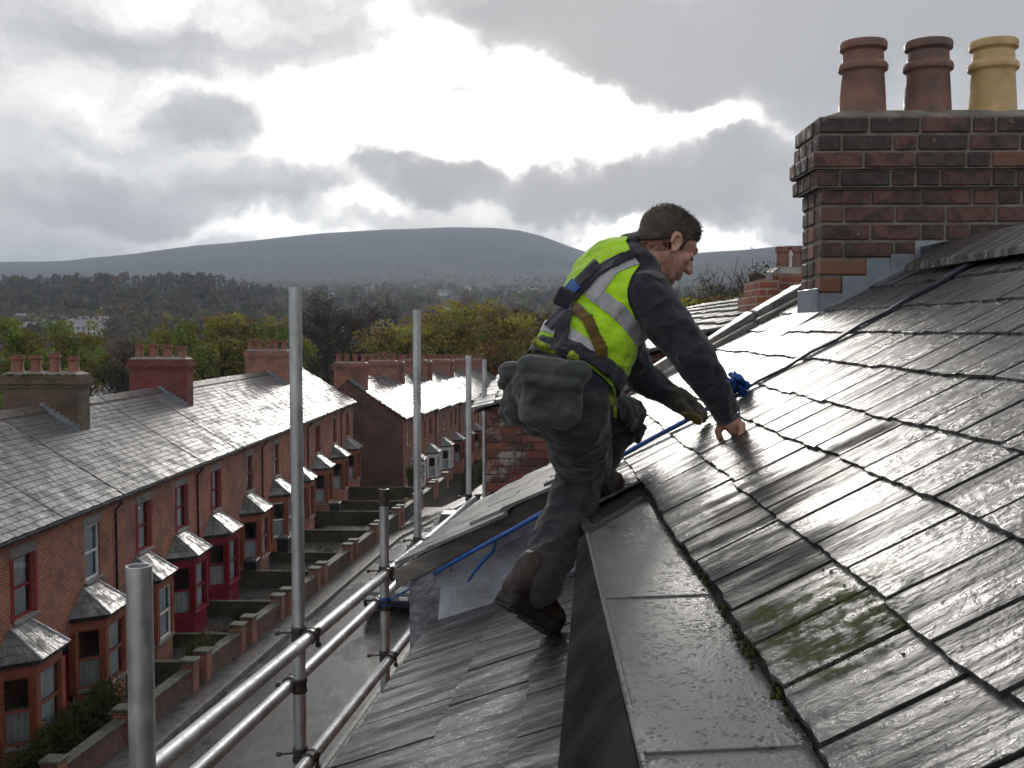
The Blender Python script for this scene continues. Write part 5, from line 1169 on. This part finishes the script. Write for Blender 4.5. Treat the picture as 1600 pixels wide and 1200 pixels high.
# right hand, pinching the slate edge
Q = lambda x, y, d: P(x, y, d)
body.chain([WR, Q(1141, 657, 3.0), Q(1146, 664, 2.995)], [.029, .030, .028]); body.chain([Q(1130, 655, 3.0), Q(1127, 664, 3.01)], [.020, .015])
for kn, pp, tp_ in ((Q(1149, 671, 3.02), Q(1145, 683, 3.005), Q(1132, 690, 3.02)), (Q(1154, 670, 2.995), Q(1152, 684, 2.985), Q(1140, 691, 2.99)), (Q(1158, 668, 2.975), Q(1158, 682, 2.965), Q(1147, 690, 2.965)), (Q(1159, 664, 2.955), Q(1160, 676, 2.948), Q(1153, 685, 2.945))):
    body.chain([kn, pp, tp_], [.0125, .0105, .008], 10); body.chain([Q(1144, 662, 2.99), kn], [.018, .0125], 10)
body.chain([Q(1128, 662, 3.01), Q(1122, 674, 3.015), Q(1126, 689, 3.02)], [.014, .0115, .0085], 10)
# left hand base (gloved)
LQ = lambda x, y, d=3.42: P(x, y, d)
body.chain([WRl, LQ(1062, 626), LQ(1072, 632)], [.028, .030, .026])
bme = body.skin('body', .0042, 5); bme.materials.append(M_skin); BODY = link('body', bme, W_)
# ---- hair: cap over the cranium cut at the hairline, with short strands
hb = Blob(); hb.ell(hd(-.012, 0, .033), (.1000, .0775, .0865), HA, 26); hb.ell(hd(.032, 0, .066), (.060, .060, .053), HA, 20); hb.ell(hd(-.045, 0, -.012), (.060, .060, .055), HA, 18); hm = hb.skin('hair', .004, 3, (.0012, 70))
hp_n = (HF*.50-HU*.86).normalized(); hm2 = cutter(hm, [(hd(.0, 0, .008), hp_n), (hd(.092, 0, 0), HF)], 0, 0, False)
bm = bmesh.new(); bm.from_mesh(hm2); bmesh.ops.holes_fill(bm, edges=[e for e in bm.edges if e.is_boundary], sides=0); bm.to_mesh(hm2); bm.free()
hm2.materials.append(M_hair); HAIR = link('hair', hm2, W_)
sv = np.array([tuple(v.co) for v in hm2.vertices]); sn = np.array([tuple(v.normal) for v in hm2.vertices]); idx = rng.integers(0, len(sv), 5200)
c = sv[idx]; back = np.array(tuple(HF*.75-HU*.1)); dr = sn[idx]*.55+back+rng.normal(size=(len(idx), 3))*.28; dr /= np.linalg.norm(dr, axis=1)[:, None]
sd_ = np.cross(dr, rng.normal(size=dr.shape)); sd_ /= np.linalg.norm(sd_, axis=1)[:, None]; sd_ *= .0007; up_ = np.clip((c-np.array(tuple(HC_))) @ np.array(tuple(HU))/.1, .15, 1)[:, None]; ln = rng.uniform(.006, .020, (len(idx), 1))*up_
vv = np.stack([c-sd_, c+sd_, c+dr*ln], 1).reshape(-1, 3); hs = np_mesh('hair_strands', vv, np.arange(len(vv)).reshape(-1, 3), M_hair); o = link('hair_strands', hs, HAIR); tag(o, kind='stuff')
sb = Blob()                                                        # sideburn, brows, lashes
for s in (-1, 1): sb = Blob(); sb.chain([hd(.024, s*.067, .03), hd(.025, s*.062, .004), hd(.026, s*.058, -.010)], [.0095, .0075, .005], 8); sme = sb.skin('sideburn', .004, 2); sme.materials.append(M_hair); link('sideburn', sme, HAIR)
bv = np.array([tuple(v.co) for v in bme.vertices]); bn = np.array([tuple(v.normal) for v in bme.vertices]); rel = bv-np.array(tuple(HC_)); lf, lr, lu = (rel @ np.array(tuple(a_))/HS**2 for a_ in HA)
pln = (lf*.50-(lu-.008)*.86); nape = (lf < .004) & (pln > -.004) & (pln < .034) & (np.abs(lr) < .075) & (lu > -.085) & ~((np.abs(lr) > .068) & (lf > -.035)); stub = (lf > .0) & (lu < -.046) & (lu > -.125) & (np.abs(lr) < .075) & (lf > .012)
def bristles(mask, n, lo, hi, w_, name):
    ii = np.nonzero(mask)[0]
    if len(ii) == 0: return
    ii = rng.choice(ii, n); c_ = bv[ii]+rng.normal(size=(n, 3))*.0015; d_ = bn[ii]*.8+np.array(tuple(-HU*.8))+rng.normal(size=(n, 3))*.3; d_ /= np.linalg.norm(d_, axis=1)[:, None]; s_ = np.cross(d_, bn[ii]); s_ /= np.linalg.norm(s_, axis=1)[:, None]+1e-9; s_ *= w_; l_ = rng.uniform(lo, hi, (n, 1)); c_ = c_+bn[ii]*.0006
    v_ = np.stack([c_-s_, c_+s_, c_+d_*l_], 1).reshape(-1, 3); o_ = link(name, np_mesh(name, v_, np.arange(len(v_)).reshape(-1, 3), M_hair), HAIR); tag(o_, kind='stuff')
bristles(nape, 5200, .003, .007, .0006, 'nape_hair'); bristles(stub, 4200, .001, .0022, .00035, 'stubble')
for s in (-1, 1):
    q = MB(); q.tube([hd(.098, s*.012, .024), hd(.096, s*.026, .029), hd(.084, s*.044, .025)], [.003, .004, .002], 6); q.build('eyebrow', M_hair, BODY, True)
    q = MB(); q.tube([hd(.0955, s*.018, -.006), hd(.0965, s*.030, -.0075), hd(.086, s*.043, -.005)], [.0015, .0028, .0014], 6); q.build('eyelashes', M_hair, BODY, True)
# ---- jumper
jb = Blob(); torso(jb, .004)
jb.chain([SR, SR.lerp(EL, .5)+Vector((-.004, 0, 0)), EL, EL.lerp(WR, .55), WR.lerp(EL, .06)], [.074, .068, .060, .050, .040]); jb.chain([SLf, SLf.lerp(ELl, .5), ELl, ELl.lerp(WRl, .55), WRl.lerp(ELl, .06)], [.074, .066, .058, .048, .040])
jm_ = jb.skin('jumper', .006, 6, (.0075, 13)); jm_.materials.append(M_jump); JUMP = link('jumper', jm_, W_)
cb = Blob(); na = (hd(-.03, 0, -.06)-C7).normalized(); n0 = C7.lerp(hd(.01, 0, -.09), .15)
na = (hd(-.03, 0, -.05)-C7).normalized(); xx, yy_, zz_ = basis(na); c0_ = C7+na*.004+TF*.012
for dz, rad_, rr_ in ((.006, .080, .014), (.022, .077, .013), (.036, .075, .012), (.048, .074, .010), (.058, .073, .008)): cb.chain([c0_+na*dz+(xx*math.cos(a)+yy_*math.sin(a))*rad_ for a in np.linspace(0, 2*math.pi, 17)], [rr_]*17, 8)
cm_ = cb.skin('collar', .005, 4); cm_.materials.append(M_jump); link('collar', cm_, JUMP)
q = MB(); wd = (WR-EL).normalized(); q.tube([WR-wd*.004, WR+wd*.006, WR+wd*.020], [.041, .040, .035], 18, False); link('cuff', q.mesh('cuff', M_cuff, True), JUMP)
# ---- vest over the jumper with bands
vb = Blob(); torso(vb, .016); vm_ = vb.skin('vest', .006, 6, (.006, 13))
ah = lambda s, p: (p-TR*s*.006, (TR*s*.95+TU*.15+TF*.1).normalized())
VPL = [(tl(0, 0, .035), (-TU-TF*.12+TR*0).normalized()), ah(1, SR), ah(-1, SLf), (C7+(hd(-.03, 0, -.05)-C7).normalized()*.052, ((hd(-.03, 0, -.05)-C7).normalized()*.8+TU*.5).normalized())]
vest = cutter(vm_, VPL, 0, .004, False); vest.materials.append(M_vest); VEST = link('vest', vest, W_)
vsurf = cutter(vm_, VPL, 0, 0, False)
def strip_on(path, w, off, mat, name, parent, src=vsurf):
    for a, b_ in zip(path[:-1], path[1:]):
        me = cutter(src, band_planes((a, b_), w), off, .0035)
        if len(me.polygons) > 3: me.materials.append(mat); link(name, me, parent)
strip_on([(1000, 400), (955, 418), (925, 462)], 25, .0035, M_refl, 'reflective_band', VEST); strip_on([(925, 455), (968, 488), (1002, 532)], 25, .003, M_refl, 'reflective_band', VEST); strip_on([(842, 508), (890, 520), (942, 556)], 17, .003, M_refl, 'reflective_band', VEST)
HAR = link('harness', (lambda m_: m_)(MB().obox(Matrix.Translation(P(893, 474, 2.90)+TF*-.03) @ Matrix.Rotation(.5, 4, 'Y'), .05, .012, .055).mesh('harness', M_strap, bevel=.006)), W_)
strip_on([(1008, 392), (975, 404), (935, 428), (893, 472), (862, 512)], 13, .010, M_strap, 'strap', HAR); strip_on([(934, 418), (890, 462)], 13, .012, M_strap, 'strap', HAR)
strip_on([(890, 468), (882, 520), (876, 562)], 20, .012, M_strap, 'strap', HAR); strip_on([(886, 470), (918, 500), (938, 545), (942, 582)], 17, .008, M_brn, 'strap', HAR)
strip_on([(905, 448), (888, 466)], 17, .016, M_blue, 'tag', HAR)
# ---- trousers
tb = Blob(); tb.ell(tl(0, -.02, -.03), (.158, .125, .128), AX); tb.ell(tl(0, 0, .06), (.160, .125, .08), AX)
tb.chain([HR, HR.lerp(KR, .5), KR, KR.lerp(AR, .35), KR.lerp(AR, .75), AR, AR+(AR-KR).normalized()*.03], [.108, .096, .084, .077, .073, .071, .070]); tb.chain([HL, HL.lerp(KL, .5), KL, KL.lerp(AL, .5), AL], [.108, .085, .068, .066, .068])
tb.chain([tl(-.02, -.075, -.06), tl(.06, -.07, -.10)], [.075, .072])
tm_ = tb.skin('trousers', .0065, 5, (.011, 11)); tm_.materials.append(M_trou); TRO = link('trousers', tm_, W_)
# ---- belt, pouches, rags
bsurf = cutter(tm_, [(tl(0, 0, .085), TU), (tl(0, 0, .045), -TU)], .012, .006, False); bsurf.materials.append(M_strap); BELT = link('belt', bsurf, W_)
def pouch(c, sx, sy, sz, ax, name, mat):
    pb = Blob(); r = .035
    for a in (-1, 1):
        for b_ in (-1, 1):
            pb.chain([c+ax[0]*(a*(sx/2-r))+ax[1]*(b_*(sy/2-r))+ax[2]*(sz/2-r), c+ax[0]*(a*(sx/2-r))+ax[1]*(b_*(sy/2-r))-ax[2]*(sz/2-r)], [r, r*1.1])
    pb.ell(c-ax[2]*.01, (sx*.50, sy*.52, sz*.5), ax); me = pb.skin(name, .006, 5, (.010, 15)); me.materials.append(mat); o_ = link(name, me, W_)
    fb_ = Blob(); fb_.chain([c+ax[0]*(-sx*.42)+ax[2]*(sz*.40)-ax[1]*sy*.15, c+ax[0]*(sx*.42)+ax[2]*(sz*.40)-ax[1]*sy*.15], [.035, .035]); fb_.chain([c+ax[0]*(-sx*.40)+ax[2]*(sz*.20)-ax[1]*sy*.42, c+ax[0]*(sx*.40)+ax[2]*(sz*.20)-ax[1]*sy*.42], [.022, .022]); f2_ = fb_.skin('flap', .006, 4, (.004, 20)); f2_.materials.append(mat); link('flap', f2_, o_); return o_
va = (P(860, 618, 2.85)-CAMP).normalized(); pax = (Vector((.97, .1, -.12)).normalized(), va, Vector((.1, 0, 1)).normalized())
pouch(P(862, 618, 2.80), .165, .085, .175, pax, 'tool_pouch', M_pouch)
pouch(P(808, 618, 3.02), .075, .10, .17, (Vector((.8, .5, 0)), Vector((.5, -.8, 0)), Vector((.15, 0, 1)).normalized()), 'tool_pouch', M_pouch)
rg = Blob(); rk = random.Random(3)
for k in range(9):
    a = P(895+k*7, 560+k*6+rk.uniform(-6, 6), 2.86+.012*k); rg.chain([a, a+Vector((.012, 0, -.03)), a+Vector((.02, 0, -.05-.03*rk.random()))], [.016, .012, .007], 8)
for k in range(7): a = P(838+k*12, 536+k*4+rk.uniform(-5, 5), 2.93); rg.chain([a, a+Vector((.03, -.01, -.012))], [.013, .01], 8)
rme_ = rg.skin('bunched_cord', .005, 2, (.006, 40)); rme_.materials.append(M_knit); link('bunched_cord', rme_, W_)
# ---- boots
def boot(ank, heel, toe, name='boot'):
    fd = (toe-heel).normalized(); L_ = (toe-heel).length; up = (ank-heel); up = (up-fd*up.dot(fd)).normalized(); sd2 = fd.cross(up).normalized()
    bb = Blob(); at = lambda f_, s, u: heel+fd*f_*L_+sd2*s+up*u
    bb.chain([at(.12, 0, .062), at(.45, 0, .062), at(.70, 0, .052), at(.88, 0, .044)], [.044, .043, .041, .036]); bb.ell(at(.80, 0, .05), (L_*.2, .050, .032), (fd, sd2, up)); bb.ell(at(.14, 0, .055), (.05, .040, .05), (fd, sd2, up))
    bb.chain([at(.16, 0, .08), at(.2, 0, .13), ank], [.046, .05, .052]); me = bb.skin(name, .005, 5, (.0025, 30)); me.materials.append(M_boot); o_ = link(name, me, W_)
    out = [(0, -.030), (.06, -.042), (.3, -.040), (.5, -.040), (.72, -.052), (.9, -.044), (1.0, -.02), (1.0, .02), (.9, .044), (.72, .052), (.5, .040), (.3, .040), (.06, .042), (0, .030)]
    q = MB(); q.hexa([at(a, s, -.002 if a < .32 or a > .45 else .006) for a, s in out], [at(a, s*1.0, .032) for a, s in out]); q.build('sole', M_sole, o_, bevel=.004)
    for k in range(9):
        if k == 3: continue
        q = MB(); q.hexa([at(.03+k*.107, -.038, -.010), at(.09+k*.107, -.038, -.010), at(.09+k*.107, .038, -.010), at(.03+k*.107, .038, -.010)], [at(.03+k*.107, -.040, .001), at(.09+k*.107, -.040, .001), at(.09+k*.107, .040, .001), at(.03+k*.107, .040, .001)]); q.build('tread', M_sole, o_)
    for k in range(4): q = MB(); q.tube([at(.42+k*.085, -.028, .093-.010*k), at(.44+k*.085, 0, .102-.011*k), at(.42+k*.085, .028, .093-.010*k)], .0035, 5); q.build('lace', M_sole, o_)
    return o_
boot(AR, P(783, 938, 2.84), P(868, 1000, 2.955)+EN2*.014)
boot(AL+Vector((0, 0, -.02)), pr(.115, 3.34, .035), pr(.235, 3.12, .035))
# ---- left work glove
gb = Blob(); gb.chain([WRl.lerp(ELl, .12), WRl, LQ(1062, 626), LQ(1074, 633)], [.040, .040, .043, .038])
for (kx_, ky, d0), (ax_, ay, d1), (tx, ty, d2) in (((1078, 628, 3.44), (1092, 636, 3.44), (1101, 646, 3.44)), ((1080, 633, 3.42), (1094, 642, 3.41), (1102, 652, 3.42)), ((1078, 638, 3.40), (1090, 648, 3.39), (1099, 656, 3.40)), ((1073, 641, 3.38), (1083, 651, 3.37), (1092, 658, 3.38))):
    gb.chain([LQ(1070, 633, (d0+3.42)/2), LQ(kx_, ky, d0), LQ(ax_, ay, d1), LQ(tx, ty, d2)], [.022, .016, .0145, .012], 10)
gb.chain([LQ(1064, 634, 3.38), LQ(1076, 648, 3.36), LQ(1090, 655, 3.38)], [.020, .016, .0125], 10); gm = gb.skin('glove', .0045, 4, (.002, 40)); gm.materials.append(M_glove); GL_ = link('glove', gm, W_)
gp = cutter(gm, band_planes(((1066, 650), (1094, 656)), 14), .001, .002); gp.materials.append(M_gly)
if len(gp.polygons) > 3: link('glove_palm', gp, GL_)
# ================================================================== haze over the valley
hz = MB(); hz.box(-13500, 13500, -75, 8700, -60, EYE+660); hz = hz.build('haze', None); tag(hz, 'thin pale haze over the valley', 'haze', kind='stuff')
mh = bpy.data.materials.new('haze'); mh.use_nodes = True; mh.node_tree.nodes.clear()
pv_ = mh.node_tree.nodes.new('ShaderNodeVolumePrincipled'); pv_.inputs['Color'].default_value = (.66, .79, 1.0, 1); pv_.inputs['Density'].default_value = 1.35e-4; pv_.inputs['Anisotropy'].default_value = .2
oh = mh.node_tree.nodes.new('ShaderNodeOutputMaterial'); mh.node_tree.links.new(pv_.outputs[0], oh.inputs['Volume']); hz.data.materials.append(mh)
